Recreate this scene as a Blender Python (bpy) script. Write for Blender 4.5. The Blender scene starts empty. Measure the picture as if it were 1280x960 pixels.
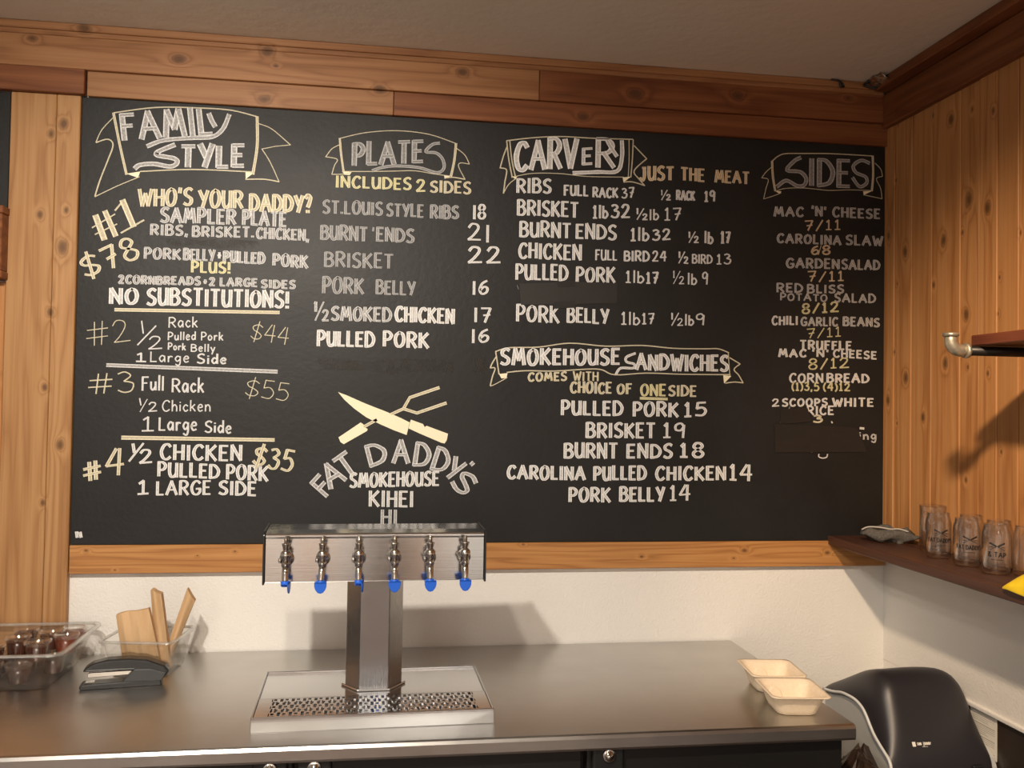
import bpy, bmesh, math, random
from mathutils import Vector, Matrix
random.seed(7)
PI = math.pi
SC = bpy.context.scene
COL = SC.collection

# ------------------------------------------------------------------ camera, world, lights
cam_d = bpy.data.cameras.new('camera'); cam = bpy.data.objects.new('camera', cam_d); COL.objects.link(cam)
right = Vector((0.9890509, -0.14665383, 0.01646097)); up = Vector((-0.01984086, -0.02161376, 0.9995695)); fwd = Vector((0.14623491, 0.98895172, 0.02428685))
rot = Matrix((right, up, -fwd)).transposed()
cam.matrix_world = Matrix.Translation((0.818024, -2.580124, 1.630213)) @ rot.to_4x4()
cam_d.sensor_width = 36.0; cam_d.lens = 36.0 * 1121.849 / 1280.0; cam_d.clip_start = 0.05
SC.camera = cam

w = bpy.data.worlds.new('world'); SC.world = w; w.use_nodes = True
bg = w.node_tree.nodes['Background']; bg.inputs[0].default_value = (1.0, 0.90, 0.80, 1); bg.inputs[1].default_value = 0.30

def spot(name, loc, target, watts, size, blend=0.6, radius=0.04, col=(1.0, 0.86, 0.68)):
    d = bpy.data.lights.new(name, 'SPOT'); d.energy = watts; d.color = col; d.spot_size = math.radians(size); d.spot_blend = blend; d.shadow_soft_size = radius
    o = bpy.data.objects.new(name, d); COL.objects.link(o); o.location = loc
    o.rotation_euler = (Vector(target) - Vector(loc)).to_track_quat('-Z', 'Y').to_euler()
    return o
# three heads of the ceiling track above the bar, and two fill lights added behind the camera
spot('track_lamp_west', (0.22, -1.90, 2.55), (0.36, -0.05, 1.25), 140, 94, 0.8, col=(1.0, 0.91, 0.79))
spot('track_lamp_middle', (0.52, -1.90, 2.55), (0.80, -0.05, 1.20), 56, 88, 0.85, col=(1.0, 0.87, 0.72))
spot('track_lamp_east', (1.20, -1.98, 2.55), (2.37, -0.72, 1.42), 195, 56, 0.95, col=(1.0, 0.76, 0.52))
def area(name, loc, target, watts, sx, sy, col=(1.0, 0.93, 0.84)):
    d = bpy.data.lights.new(name, 'AREA'); d.energy = watts; d.color = col; d.shape = 'RECTANGLE'; d.size = sx; d.size_y = sy
    o = bpy.data.objects.new(name, d); COL.objects.link(o); o.location = loc
    o.rotation_euler = (Vector(target) - Vector(loc)).to_track_quat('-Z', 'Y').to_euler()
area('rear_fill_near', (-0.9, -4.2, 2.58), (-0.9, -4.9, 0.0), 120, 0.5, 0.5)  # added fill pair, brightens the rear wall and the ceiling
area('rear_fill_far', (1.3, -4.4, 2.58), (1.3, -5.2, 0.0), 110, 0.5, 0.5)

vs = SC.view_settings
vs.view_transform = 'Standard'; vs.look = 'None'; vs.gamma = 1.0; vs.use_curve_mapping = False; vs.exposure = 0.0
try: SC.cycles.use_denoising = True
except Exception: pass
SC.cycles.max_bounces = 10; SC.cycles.transparent_max_bounces = 24; SC.cycles.sample_clamp_indirect = 4.0

# ------------------------------------------------------------------ materials
def new_mat(name):
    m = bpy.data.materials.new(name); m.use_nodes = True
    nt = m.node_tree; b = nt.nodes['Principled BSDF']
    return m, nt, b
def nd(nt, typ, **kw):
    n = nt.nodes.new(typ)
    for k, v in kw.items():
        if k.startswith('i_'):
            n.inputs[k[2:].replace('_', ' ')].default_value = v
        else: setattr(n, k, v)
    return n
def math_n(nt, op, a, b=None):
    n = nt.nodes.new('ShaderNodeMath'); n.operation = op
    for i, x in enumerate((a, b)):
        if x is None: continue
        if isinstance(x, (int, float)): n.inputs[i].default_value = x
        else: nt.links.new(x, n.inputs[i])
    return n.outputs[0]
def ramp(nt, fac, stops):
    r = nt.nodes.new('ShaderNodeValToRGB'); e = r.color_ramp.elements
    while len(e) < len(stops): e.new(0.5)
    for k, (p, c) in enumerate(stops):
        e[k].position = p; e[k].color = (c[0], c[1], c[2], 1)
    nt.links.new(fac, r.inputs[0]); return r.outputs[0]
def mixc(nt, fac, a, b, mode='MIX'):
    n = nt.nodes.new('ShaderNodeMix'); n.data_type = 'RGBA'; n.blend_type = mode
    for s, x in ((n.inputs[0], fac), (n.inputs[6], a), (n.inputs[7], b)):
        if isinstance(x, (int, float)): s.default_value = x
        elif isinstance(x, tuple): s.default_value = (x[0], x[1], x[2], 1)
        else: nt.links.new(x, s)
    return n.outputs[2]
def coords(nt, scale=(1, 1, 1), add=None):
    tc = nt.nodes.new('ShaderNodeTexCoord'); mp = nt.nodes.new('ShaderNodeMapping'); mp.inputs['Scale'].default_value = scale
    nt.links.new(tc.outputs['Object'], mp.inputs['Vector'])
    out = mp.outputs[0]
    if add is not None:
        v = nt.nodes.new('ShaderNodeVectorMath'); v.operation = 'ADD'; nt.links.new(out, v.inputs[0]); nt.links.new(add, v.inputs[1]); out = v.outputs[0]
    return out
def noise(nt, vec, scale, detail=3, rough=0.55, dist=0.0):
    n = nt.nodes.new('ShaderNodeTexNoise'); n.inputs['Scale'].default_value = scale; n.inputs['Detail'].default_value = detail
    n.inputs['Roughness'].default_value = rough; n.inputs['Distortion'].default_value = dist
    nt.links.new(vec, n.inputs['Vector']); return n.outputs['Fac']
def bump(nt, b, h, strength=0.3, dist=0.01):
    n = nt.nodes.new('ShaderNodeBump'); n.inputs['Strength'].default_value = strength; n.inputs['Distance'].default_value = dist
    nt.links.new(h, n.inputs['Height']); nt.links.new(n.outputs[0], b.inputs['Normal'])
def plain(name, col, rough=0.5, metal=0.0, spec=None, vary=0.0, vscale=20):
    m, nt, b = new_mat(name)
    b.inputs['Base Color'].default_value = (*col, 1); b.inputs['Roughness'].default_value = rough; b.inputs['Metallic'].default_value = metal
    if spec is not None: b.inputs['Specular IOR Level'].default_value = spec
    f = noise(nt, coords(nt), vscale, 4)
    k = max(vary, 0.04)
    lo = tuple(c * (1 - k) for c in col); hi = tuple(min(1, c * (1 + k)) for c in col)
    nt.links.new(ramp(nt, f, [(0.3, lo), (0.7, hi)]), b.inputs['Base Color'])
    return m

# where the boards have their knots: position across, height, radius (metres)
KN_RIGHT = [(-0.057, 2.338, 0.007), (-0.021, 2.173, 0.013), (-0.106, 2.11, 0.017), (-0.292, 2.112, 0.018), (-0.399, 2.2, 0.022), (-0.475, 2.162, 0.017), (-0.39, 1.893, 0.016), (-0.373, 2.118, 0.007), (-0.595, 2.075, 0.007), (-0.522, 1.975, 0.006), (-0.247, 1.992, 0.009), (-0.067, 2.019, 0.006), (-0.517, 1.884, 0.006), (-0.055, 1.813, 0.006), (-0.115, 1.733, 0.018), (-0.302, 1.768, 0.015), (-0.397, 1.753, 0.007), (-0.48, 1.734, 0.007), (-0.199, 1.617, 0.012), (-0.024, 1.666, 0.014), (-0.07, 1.597, 0.005), (-0.391, 1.453, 0.007), (-0.53, 1.535, 0.006), (-0.388, 1.896, 0.012), (-0.322, 2.44, 0.015), (-0.411, 2.44, 0.008), (-0.497, 2.408, 0.009), (-0.239, 2.479, 0.007), (-0.068, 2.504, 0.005)]
KN_TOP = [(0.256, 2.569, 0.019), (0.49, 2.606, 0.019), (0.515, 2.569, 0.007), (1.036, 2.589, 0.018), (0.803, 2.524, 0.016), (0.011, 2.631, 0.017), (-0.125, 2.598, 0.013), (0.484, 2.476, 0.019)]
KN_RED = [(1.553, 2.56, 0.021), (1.871, 2.575, 0.019), (2.226, 2.593, 0.01), (1.397, 2.484, 0.016)]
KN_POST = [(-0.096, 2.124, 0.011), (-0.037, 2.038, 0.019), (-0.063, 1.861, 0.012), (-0.071, 1.659, 0.01), (-0.028, 1.505, 0.015), (-0.068, 1.35, 0.008), (-0.03, 2.14, 0.008), (-0.042, 2.374, 0.015), (-0.074, 2.345, 0.011)]
KN_RAIL = [(1.593, 1.192, 0.006), (1.912, 1.208, 0.009), (2.177, 1.199, 0.008), (1.239, 1.23, 0.005), (1.878, 1.185, 0.005), (0.045, 1.221, 0.006), (0.12, 1.168, 0.003), (0.334, 1.205, 0.003), (0.433, 1.216, 0.004)]

def wood(name, axis, light, mid, dark, knot=(0.07, 0.03, 0.012), rough=0.5, knots=1.0, ring=9.0, tint=0.22, at=None, ua=0):
    """cedar board: long growth rings along 'axis', knots, per-plank tint from the 'plank' attribute"""
    m, nt, b = new_mat(name)
    pk = nt.nodes.new('ShaderNodeAttribute'); pk.attribute_name = 'plank'
    off = nt.nodes.new('ShaderNodeVectorMath'); off.operation = 'SCALE'; off.inputs['Scale'].default_value = 23.7
    cv = nt.nodes.new('ShaderNodeCombineXYZ')
    for i in range(3): nt.links.new(pk.outputs['Fac'], cv.inputs[i])
    nt.links.new(cv.outputs[0], off.inputs[0])
    s = [9.0, 9.0, 9.0]; s[axis] = 0.55
    v = coords(nt, tuple(s), off.outputs[0])
    if at:
        sp = nt.nodes.new('ShaderNodeSeparateXYZ'); nt.links.new(coords(nt), sp.inputs[0])
        wob = math_n(nt, 'MULTIPLY', math_n(nt, 'SUBTRACT', noise(nt, coords(nt), 28, 2), 0.5), 0.9)
        sa, sz = (1.0, 1.55) if axis != 2 else (1.55, 1.0)
        kd = None
        for a_, z_, r_ in at:
            u_ = math_n(nt, 'MULTIPLY', math_n(nt, 'SUBTRACT', sp.outputs[ua], a_), sa / r_); v_ = math_n(nt, 'MULTIPLY', math_n(nt, 'SUBTRACT', sp.outputs[2], z_), sz / r_)
            d_ = math_n(nt, 'SQRT', math_n(nt, 'ADD', math_n(nt, 'MULTIPLY', u_, u_), math_n(nt, 'MULTIPLY', v_, v_)))
            kd = d_ if kd is None else math_n(nt, 'MINIMUM', kd, d_)
        kd = math_n(nt, 'MULTIPLY', math_n(nt, 'ADD', kd, wob), 0.14)
    else:
        sk = [6.5, 6.5, 6.5]; sk[axis] = 2.6
        vk = coords(nt, tuple(sk), off.outputs[0])
        vo = nt.nodes.new('ShaderNodeTexVoronoi'); vo.feature = 'F1'; vo.inputs['Scale'].default_value = 0.62; nt.links.new(vk, vo.inputs['Vector'])
        kd = vo.outputs['Distance']
    warp = math_n(nt, 'MULTIPLY', math_n(nt, 'EXPONENT', math_n(nt, 'MULTIPLY', kd, -9.0)), 0.6 * knots)
    n1 = noise(nt, v, 0.9, 3, 0.5, 0.25)
    ph = math_n(nt, 'MULTIPLY', math_n(nt, 'ADD', n1, warp), ring)
    tri = math_n(nt, 'ABSOLUTE', math_n(nt, 'SUBTRACT', math_n(nt, 'MULTIPLY', math_n(nt, 'FRACT', ph), 2.0), 1.0))
    rings = math_n(nt, 'POWER', tri, 2.2)
    sf = [210.0, 210.0, 210.0]; sf[axis] = 4.0
    fib = noise(nt, coords(nt, tuple(sf), off.outputs[0]), 1.0, 4, 0.65)
    sg = [62.0, 62.0, 62.0]; sg[axis] = 1.1
    bandn = noise(nt, coords(nt, tuple(sg), off.outputs[0]), 1.0, 3, 0.6)
    g = math_n(nt, 'ADD', math_n(nt, 'ADD', math_n(nt, 'MULTIPLY', rings, 0.26), math_n(nt, 'MULTIPLY', fib, 0.42)), math_n(nt, 'MULTIPLY', bandn, 0.40))
    c = ramp(nt, g, [(0.30, light), (0.50, mid), (0.78, dark)])
    big = noise(nt, v, 0.45, 2)
    c = mixc(nt, math_n(nt, 'MULTIPLY', big, 0.35), c, dark)
    pl = math_n(nt, 'FRACT', math_n(nt, 'MULTIPLY', pk.outputs['Fac'], 7.31))
    c = mixc(nt, math_n(nt, 'MULTIPLY', pl, tint * 2), c, tuple(x * 0.55 for x in mid))
    km = nt.nodes.new('ShaderNodeMapRange'); km.interpolation_type = 'SMOOTHSTEP'
    nt.links.new(kd, km.inputs[0]); km.inputs[1].default_value = 0.23; km.inputs[2].default_value = 0.03; km.inputs[3].default_value = 0.0; km.inputs[4].default_value = 0.78 * min(1, knots)
    c = mixc(nt, km.outputs[0], c, knot)
    nt.links.new(c, b.inputs['Base Color']); b.inputs['Roughness'].default_value = rough
    b.inputs['Specular IOR Level'].default_value = 0.35
    bump(nt, b, g, 0.16, 0.002)
    return m

M = {}
CL, CM, CD = (0.60, 0.335, 0.145), (0.47, 0.235, 0.088), (0.27, 0.115, 0.038)
M['cedar_x'] = wood('cedar boards running sideways', 0, (0.46, 0.235, 0.105), (0.37, 0.175, 0.074), (0.23, 0.095, 0.036), tint=0.14, at=KN_TOP)
M['cedar_red'] = wood('red cedar boards running sideways', 0, (0.30, 0.115, 0.042), (0.215, 0.073, 0.025), (0.125, 0.038, 0.013), tint=0.12, at=KN_RED)
M['cedar_ry'] = wood('red cedar beam', 1, (0.30, 0.115, 0.042), (0.215, 0.073, 0.025), (0.125, 0.038, 0.013), tint=0.12)
M['cedar_z'] = wood('upright cedar planks', 2, (0.66, 0.345, 0.140), (0.54, 0.250, 0.088), (0.34, 0.135, 0.042), tint=0.20, at=KN_RIGHT, ua=1)
M['pine_z'] = wood('upright golden post', 2, (0.50, 0.285, 0.125), (0.42, 0.22, 0.088), (0.28, 0.128, 0.046), tint=0.05, ring=12, at=KN_POST)
M['rail'] = wood('golden pine rail', 0, (0.56, 0.29, 0.10), (0.46, 0.21, 0.066), (0.27, 0.11, 0.034), knots=1.0, tint=0.0, ring=14, at=KN_RAIL)
M['walnut'] = wood('dark stained shelf wood', 1, (0.10, 0.042, 0.026), (0.072, 0.029, 0.019), (0.036, 0.014, 0.010), knots=0.0, rough=0.42, tint=0.0)
M['mahogany'] = wood('red brown shelf wood', 1, (0.20, 0.060, 0.028), (0.14, 0.038, 0.018), (0.07, 0.018, 0.009), knots=0.0, rough=0.4, tint=0.0)

def wall_paint(name, col, bs, bstr, spots=False, low=0.35):
    m, nt, b = new_mat(name)
    co = coords(nt)
    f = noise(nt, co, 3.0, 4)
    c = ramp(nt, f, [(0.3, tuple(x * 0.96 for x in col)), (0.7, col)])
    if spots:
        vo = nt.nodes.new('ShaderNodeTexVoronoi'); vo.inputs['Scale'].default_value = 5.5; nt.links.new(co, vo.inputs['Vector'])
        k = math_n(nt, 'LESS_THAN', vo.outputs['Distance'], 0.022)
        c = mixc(nt, math_n(nt, 'MULTIPLY', k, 0.7), c, (0.14, 0.10, 0.07))
    nt.links.new(c, b.inputs['Base Color']); b.inputs['Roughness'].default_value = 0.55; b.inputs['Specular IOR Level'].default_value = 0.3
    h = math_n(nt, 'ADD', noise(nt, co, bs, 3, 0.6), math_n(nt, 'MULTIPLY', noise(nt, co, bs * 0.2, 2), low))
    bump(nt, b, h, bstr, 0.006)
    return m
M['white_wall'] = wall_paint('white orange-peel wall paint', (0.80, 0.775, 0.735), 150, 0.30, True)
M['ceiling'] = wall_paint('beige trowelled ceiling', (0.74, 0.68, 0.59), 30, 0.30, False, 1.0)
M['floor'] = plain('dark red quarry floor', (0.10, 0.06, 0.045), 0.4, vary=0.3, vscale=6)
M['dark_panel'] = plain('dark brown splash panel', (0.030, 0.020, 0.015), 0.35, vary=0.3, vscale=4)

def board_mat():
    m, nt, b = new_mat('black chalkboard paint')
    co = coords(nt)
    n1 = noise(nt, co, 2.2, 4); n2 = noise(nt, co, 60, 3)
    c = ramp(nt, n1, [(0.35, (0.0065, 0.0063, 0.0062)), (0.65, (0.0125, 0.0122, 0.012))])
    nt.links.new(c, b.inputs['Base Color'])
    nt.links.new(ramp(nt, n1, [(0.3, (0.50,) * 3), (0.7, (0.60,) * 3)]), b.inputs['Roughness'])
    b.inputs['Specular IOR Level'].default_value = 0.40
    bump(nt, b, n2, 0.22, 0.003)
    return m
M['board'] = board_mat()
def smudge_mat():
    m, nt, b = new_mat('wiped chalk ghost'); co = coords(nt)
    b.inputs['Base Color'].default_value = (0.030, 0.024, 0.018, 1); b.inputs['Roughness'].default_value = 0.62
    f = noise(nt, coords(nt, (1, 1, 0.6)), 42, 4, 0.7)
    al = nt.nodes.new('ShaderNodeMapRange'); nt.links.new(f, al.inputs[0]); al.inputs[1].default_value = 0.42; al.inputs[2].default_value = 0.68; al.inputs[4].default_value = 0.75
    nt.links.new(al.outputs[0], b.inputs['Alpha']); return m
M['smudge'] = smudge_mat()
M['patch'] = plain('black tape', (0.016, 0.015, 0.014), 0.36)
M['patch_grey'] = plain('charcoal tape', (0.022, 0.021, 0.0195), 0.4)

def chalk(name, col, body, gap):
    """marker stroke: u across the stroke is bright at both edges, streaky inside"""
    m, nt, b = new_mat(name)
    uv = nt.nodes.new('ShaderNodeUVMap'); sep = nt.nodes.new('ShaderNodeSeparateXYZ'); nt.links.new(uv.outputs[0], sep.inputs[0])
    e = math_n(nt, 'ABSOLUTE', math_n(nt, 'SUBTRACT', math_n(nt, 'MULTIPLY', sep.outputs[0], 2.0), 1.0))
    e = math_n(nt, 'POWER', e, 2.6)
    mp = nt.nodes.new('ShaderNodeMapping'); mp.inputs['Scale'].default_value = (5.0, 16.0, 1); nt.links.new(uv.outputs[0], mp.inputs[0])
    st = noise(nt, mp.outputs[0], 1.0, 3, 0.6)
    f = math_n(nt, 'ADD', math_n(nt, 'MULTIPLY', e, 0.85), math_n(nt, 'MULTIPLY', math_n(nt, 'SUBTRACT', st, 0.5), gap))
    f = math_n(nt, 'ADD', f, body)
    c = ramp(nt, f, [(0.0, tuple(x * 0.22 for x in col)), (1.0, col)])
    nt.links.new(c, b.inputs['Base Color']); b.inputs['Roughness'].default_value = 0.7; b.inputs['Specular IOR Level'].default_value = 0.2
    return m
M['W'] = chalk('white chalk marker', (0.90, 0.89, 0.87), 0.50, 1.2)
M['G'] = chalk('greyed white chalk marker', (0.90, 0.89, 0.88), 0.20, 1.25)
M['D'] = chalk('faded grey chalk marker', (0.62, 0.615, 0.61), 0.20, 1.15)
M['C'] = chalk('cream chalk marker', (0.90, 0.82, 0.60), 0.42, 1.0)
M['Y'] = chalk('yellow chalk marker', (0.90, 0.84, 0.50), 0.45, 1.0)
M['P'] = chalk('peach chalk marker', (0.86, 0.70, 0.48), 0.55, 0.8)

def steel(name, col=(0.56, 0.55, 0.53), rough=0.28, axis=0, streak=0.09, bstr=0.03, freq=420.0):
    m, nt, b = new_mat(name)
    b.inputs['Metallic'].default_value = 1.0
    s = [freq] * 3; s[axis] = 3.0
    f = noise(nt, coords(nt, tuple(s)), 1.0, 3, 0.6); g = noise(nt, coords(nt), 6.0, 4)
    r = math_n(nt, 'ADD', math_n(nt, 'MULTIPLY', f, streak), math_n(nt, 'MULTIPLY', g, streak))
    nt.links.new(math_n(nt, 'ADD', r, rough - streak), b.inputs['Roughness'])
    nt.links.new(ramp(nt, g, [(0.3, tuple(x * 0.86 for x in col)), (0.7, col)]), b.inputs['Base Color'])
    bump(nt, b, f, bstr, 0.001)
    return m
M['steel_top'] = steel('brushed steel worktop', (0.60, 0.585, 0.56), 0.31, 0, 0.10, 0.09)
M['steel'] = steel('polished tower steel', (0.68, 0.69, 0.70), 0.15, 0, 0.07, 0.09)
M['steel_z'] = steel('brushed column steel', (0.44, 0.44, 0.45), 0.26, 2, 0.08, 0.04)
M['chrome'] = steel('faucet chrome', (0.72, 0.70, 0.66), 0.10, 2, 0.04, 0.0)
M['black_metal'] = plain('black painted metal', (0.012, 0.0115, 0.011), 0.28)
M['black_plastic'] = plain('black plastic', (0.014, 0.0145, 0.015), 0.30)
M['charcoal_plastic'] = plain('charcoal plastic', (0.035, 0.036, 0.038), 0.42)
M['blue_plastic'] = plain('bright blue plastic', (0.012, 0.115, 0.62), 0.35)
M['pipe_black'] = plain('black iron pipe', (0.018, 0.014, 0.012), 0.4, metal=0.3)
M['galvanised'] = plain('galvanised iron', (0.50, 0.46, 0.37), 0.42, metal=0.75, vary=0.25, vscale=60)
def kraft_mat():
    m, nt, b = new_mat('kraft paper'); co = coords(nt)
    f = noise(nt, coords(nt, (30, 30, 6)), 1.0, 4, 0.6)
    nt.links.new(ramp(nt, f, [(0.3, (0.52, 0.325, 0.165)), (0.7, (0.62, 0.41, 0.225))]), b.inputs['Base Color']); b.inputs['Roughness'].default_value = 0.75
    bump(nt, b, noise(nt, coords(nt, (60, 60, 12)), 1.0, 3), 0.35, 0.004); return m
M['kraft'] = kraft_mat()
M['pulp'] = plain('moulded pulp', (0.80, 0.66, 0.49), 0.7, vary=0.05, vscale=120)
M['rag'] = plain('grey terry cloth', (0.095, 0.085, 0.075), 0.95, vary=0.35, vscale=180)
M['rag_edge'] = plain('pale cloth hem', (0.45, 0.41, 0.37), 0.9)
M['yellow'] = plain('yellow cloth', (0.86, 0.62, 0.02), 0.6, vary=0.1)
M['paper'] = plain('white notice paper', (0.78, 0.74, 0.66), 0.7)
M['ink'] = plain('grey ink', (0.33, 0.31, 0.29), 0.8)
M['brown_bag'] = plain('dark brown film', (0.035, 0.020, 0.013), 0.28, vary=0.4, vscale=9)
M['grey_plastic'] = plain('light grey plastic', (0.46, 0.46, 0.45), 0.4)
M['rim_plastic'] = plain('pale grey plastic rim', (0.62, 0.62, 0.61), 0.35)
M['smoke_plastic'] = plain('smoky black dispenser cover', (0.020, 0.0175, 0.021), 0.40)
M['sauce'] = plain('barbecue sauce', (0.060, 0.013, 0.005), 0.25, vary=0.3, vscale=30)
M['sauce_red'] = plain('red brown barbecue sauce', (0.20, 0.035, 0.010), 0.25, vary=0.3, vscale=30)
M['foil'] = plain('crumpled silver foil', (0.72, 0.68, 0.62), 0.22, metal=1.0)
M['gap'] = plain('dark gap', (0.01, 0.007, 0.005), 0.8)
M['print'] = plain('black glass print', (0.010, 0.010, 0.010), 0.5)

def clear(name, tint, amount, rough=0.05, haze=0.0, edge=None):
    m = bpy.data.materials.new(name); m.use_nodes = True; nt = m.node_tree
    nt.nodes.remove(nt.nodes['Principled BSDF']); out = nt.nodes['Material Output']
    t = nt.nodes.new('ShaderNodeBsdfTransparent'); t.inputs[0].default_value = (*tint, 1)
    g = nt.nodes.new('ShaderNodeBsdfGlossy'); g.inputs['Roughness'].default_value = rough; g.inputs[0].default_value = (0.95, 0.95, 0.95, 1)
    lw = nt.nodes.new('ShaderNodeLayerWeight'); lw.inputs['Blend'].default_value = 0.32
    if edge: nt.links.new(ramp(nt, lw.outputs['Facing'], [(0.25, tint), (0.95, edge)]), t.inputs[0])
    fac = math_n(nt, 'ADD', math_n(nt, 'MULTIPLY', lw.outputs['Facing'], amount), 0.04)
    mx = nt.nodes.new('ShaderNodeMixShader'); nt.links.new(fac, mx.inputs[0]); nt.links.new(t.outputs[0], mx.inputs[1]); nt.links.new(g.outputs[0], mx.inputs[2])
    last = mx.outputs[0]
    if haze > 0:
        d = nt.nodes.new('ShaderNodeBsdfDiffuse'); d.inputs[0].default_value = (0.8, 0.78, 0.75, 1)
        fz = noise(nt, coords(nt), 14, 3)
        m2 = nt.nodes.new('ShaderNodeMixShader'); nt.links.new(math_n(nt, 'MULTIPLY', fz, haze * 2), m2.inputs[0]); nt.links.new(last, m2.inputs[1]); nt.links.new(d.outputs[0], m2.inputs[2]); last = m2.outputs[0]
    nt.links.new(last, out.inputs[0]); return m
M['glass'] = clear('clear drinking glass', (0.985, 0.985, 0.98), 0.75, 0.02, 0.0, (0.60, 0.57, 0.52))
M['tub'] = clear('clear polycarbonate', (0.93, 0.93, 0.92), 0.5, 0.10, 0.018)
M['tub_rim'] = clear('thick polycarbonate rim', (0.85, 0.85, 0.83), 0.6, 0.12, 0.16)
M['cup'] = clear('clear cup plastic', (0.95, 0.94, 0.93), 0.6, 0.06, 0.010)

# ------------------------------------------------------------------ mesh builder
class MB:
    def __init__(s): s.v = []; s.f = []; s.mi = []; s.pl = []; s.sm = []
    def face(s, idx, plank=0.0, mi=0, smooth=False): s.f.append(tuple(idx)); s.pl.append(plank); s.mi.append(mi); s.sm.append(smooth)
    def box(s, a, b, plank=0.0, mi=0, R=None):
        x0, y0, z0 = a; x1, y1, z1 = b; n = len(s.v)
        P = [(x0, y0, z0), (x1, y0, z0), (x1, y1, z0), (x0, y1, z0), (x0, y0, z1), (x1, y0, z1), (x1, y1, z1), (x0, y1, z1)]
        if R: P = [tuple(R @ Vector(p)) for p in P]
        s.v += P
        for q in ((3, 2, 1, 0), (4, 5, 6, 7), (0, 1, 5, 4), (1, 2, 6, 5), (2, 3, 7, 6), (3, 0, 4, 7)): s.face([n + i for i in q], plank, mi)
        return s
    def loft(s, rings, close=True, caps=(True, True), mi=0, smooth=True, plank=0.0):
        n0 = len(s.v); k = len(rings[0])
        for r in rings: s.v += [tuple(p) for p in r]
        m = k if close else k - 1
        for i in range(len(rings) - 1):
            for j in range(m):
                a = n0 + i * k + j; b = n0 + i * k + (j + 1) % k
                s.face((a, b, b + k, a + k), plank, mi, smooth)
        if close and caps[0]: s.face([n0 + j for j in range(k)][::-1], plank, mi)
        if close and caps[1]: s.face([n0 + (len(rings) - 1) * k + j for j in range(k)], plank, mi)
        return s
    def lathe(s, prof, c=(0, 0, 0), n=24, R=None, mi=0, caps=(True, True), smooth=True, ph=0.0, sx=1.0, sy=1.0):
        rings = []
        for r, z in prof:
            ring = []
            for j in range(n):
                a = 2 * PI * j / n + ph; p = Vector((r * sx * math.cos(a), r * sy * math.sin(a), z))
                if R: p = R @ p
                ring.append((p.x + c[0], p.y + c[1], p.z + c[2]))
            rings.append(ring)
        return s.loft(rings, True, caps, mi, smooth)
    def tube(s, pts, rad, n=12, mi=0, caps=(True, True), smooth=True):
        P = [Vector(p) for p in pts]; rr = rad if isinstance(rad, (list, tuple)) else [rad] * len(P)
        rings = []; u = None
        for i, p in enumerate(P):
            t = (P[min(i + 1, len(P) - 1)] - P[max(i - 1, 0)]).normalized()
            if u is None: u = t.orthogonal().normalized()
            u = (u - t * u.dot(t)).normalized(); v = t.cross(u)
            rings.append([p + (u * math.cos(2 * PI * j / n) + v * math.sin(2 * PI * j / n)) * rr[i] for j in range(n)])
        return s.loft(rings, True, caps, mi, smooth)
    def prism(s, poly, fa, fb, mi=0, smooth=False, plank=0.0):
        """poly 2-D points; fa/fb map a 2-D point to 3-D on the two faces"""
        return s.loft([[fa(p) for p in poly], [fb(p) for p in poly]], True, (True, True), mi, smooth, plank)
    def build(s, name, mats, parent=None, bevel=0.0, seg=2, solid=0.0, sub=0, fix=True):
        me = bpy.data.meshes.new(name); me.from_pydata([tuple(p) for p in s.v], [], s.f); me.update()
        if not isinstance(mats, (list, tuple)): mats = [mats]
        for m in mats: me.materials.append(m)
        me.polygons.foreach_set('material_index', s.mi); me.polygons.foreach_set('use_smooth', s.sm)
        at = me.attributes.new('plank', 'FLOAT', 'FACE'); at.data.foreach_set('value', s.pl)
        if fix:
            bm = bmesh.new(); bm.from_mesh(me); bmesh.ops.recalc_face_normals(bm, faces=bm.faces); bm.to_mesh(me); bm.free()
        o = bpy.data.objects.new(name, me); COL.objects.link(o)
        if parent is not None: o.parent = parent
        if solid:
            md = o.modifiers.new('solid', 'SOLIDIFY'); md.thickness = solid; md.offset = 0
        if sub:
            md = o.modifiers.new('sub', 'SUBSURF'); md.levels = sub; md.render_levels = sub
        if bevel:
            md = o.modifiers.new('bevel', 'BEVEL'); md.width = bevel; md.segments = seg; md.limit_method = 'ANGLE'; md.angle_limit = math.radians(35)
        return o
def empty(name, loc, label, cat, group=None, rz=0.0):
    o = bpy.data.objects.new(name, None); COL.objects.link(o); o.location = loc; o.rotation_euler = (0, 0, rz); o.empty_display_size = 0.05
    return tag(o, label, cat, group)
def tag(o, label, cat, group=None):
    o['label'] = label; o['category'] = cat
    if group: o['group'] = group
    return o
def struct(o, label=None):
    o['kind'] = 'structure'
    if label: o['label'] = label
    return o
def lab(o, label): o['label'] = label; return o
def rrect(x0, y0, x1, y1, r, n=5):
    P = []
    for cx, cy, a0 in ((x1 - r, y1 - r, 0), (x0 + r, y1 - r, PI / 2), (x0 + r, y0 + r, PI), (x1 - r, y0 + r, 1.5 * PI)):
        for k in range(n + 1):
            a = a0 + PI / 2 * k / n; P.append((cx + r * math.cos(a), cy + r * math.sin(a)))
    return P
def dup(root, loc=None, rz=None, label=None, group=None):
    r = root.copy(); COL.objects.link(r)
    if loc is not None: r.location = loc
    if rz is not None: r.rotation_euler = (0, 0, rz)
    if label: r['label'] = label
    if group: r['group'] = group
    for ch in list(root.children):
        c = ch.copy(); COL.objects.link(c); c.parent = r
        for g in list(ch.children):
            d = g.copy(); COL.objects.link(d); d.parent = c
    return r

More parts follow.
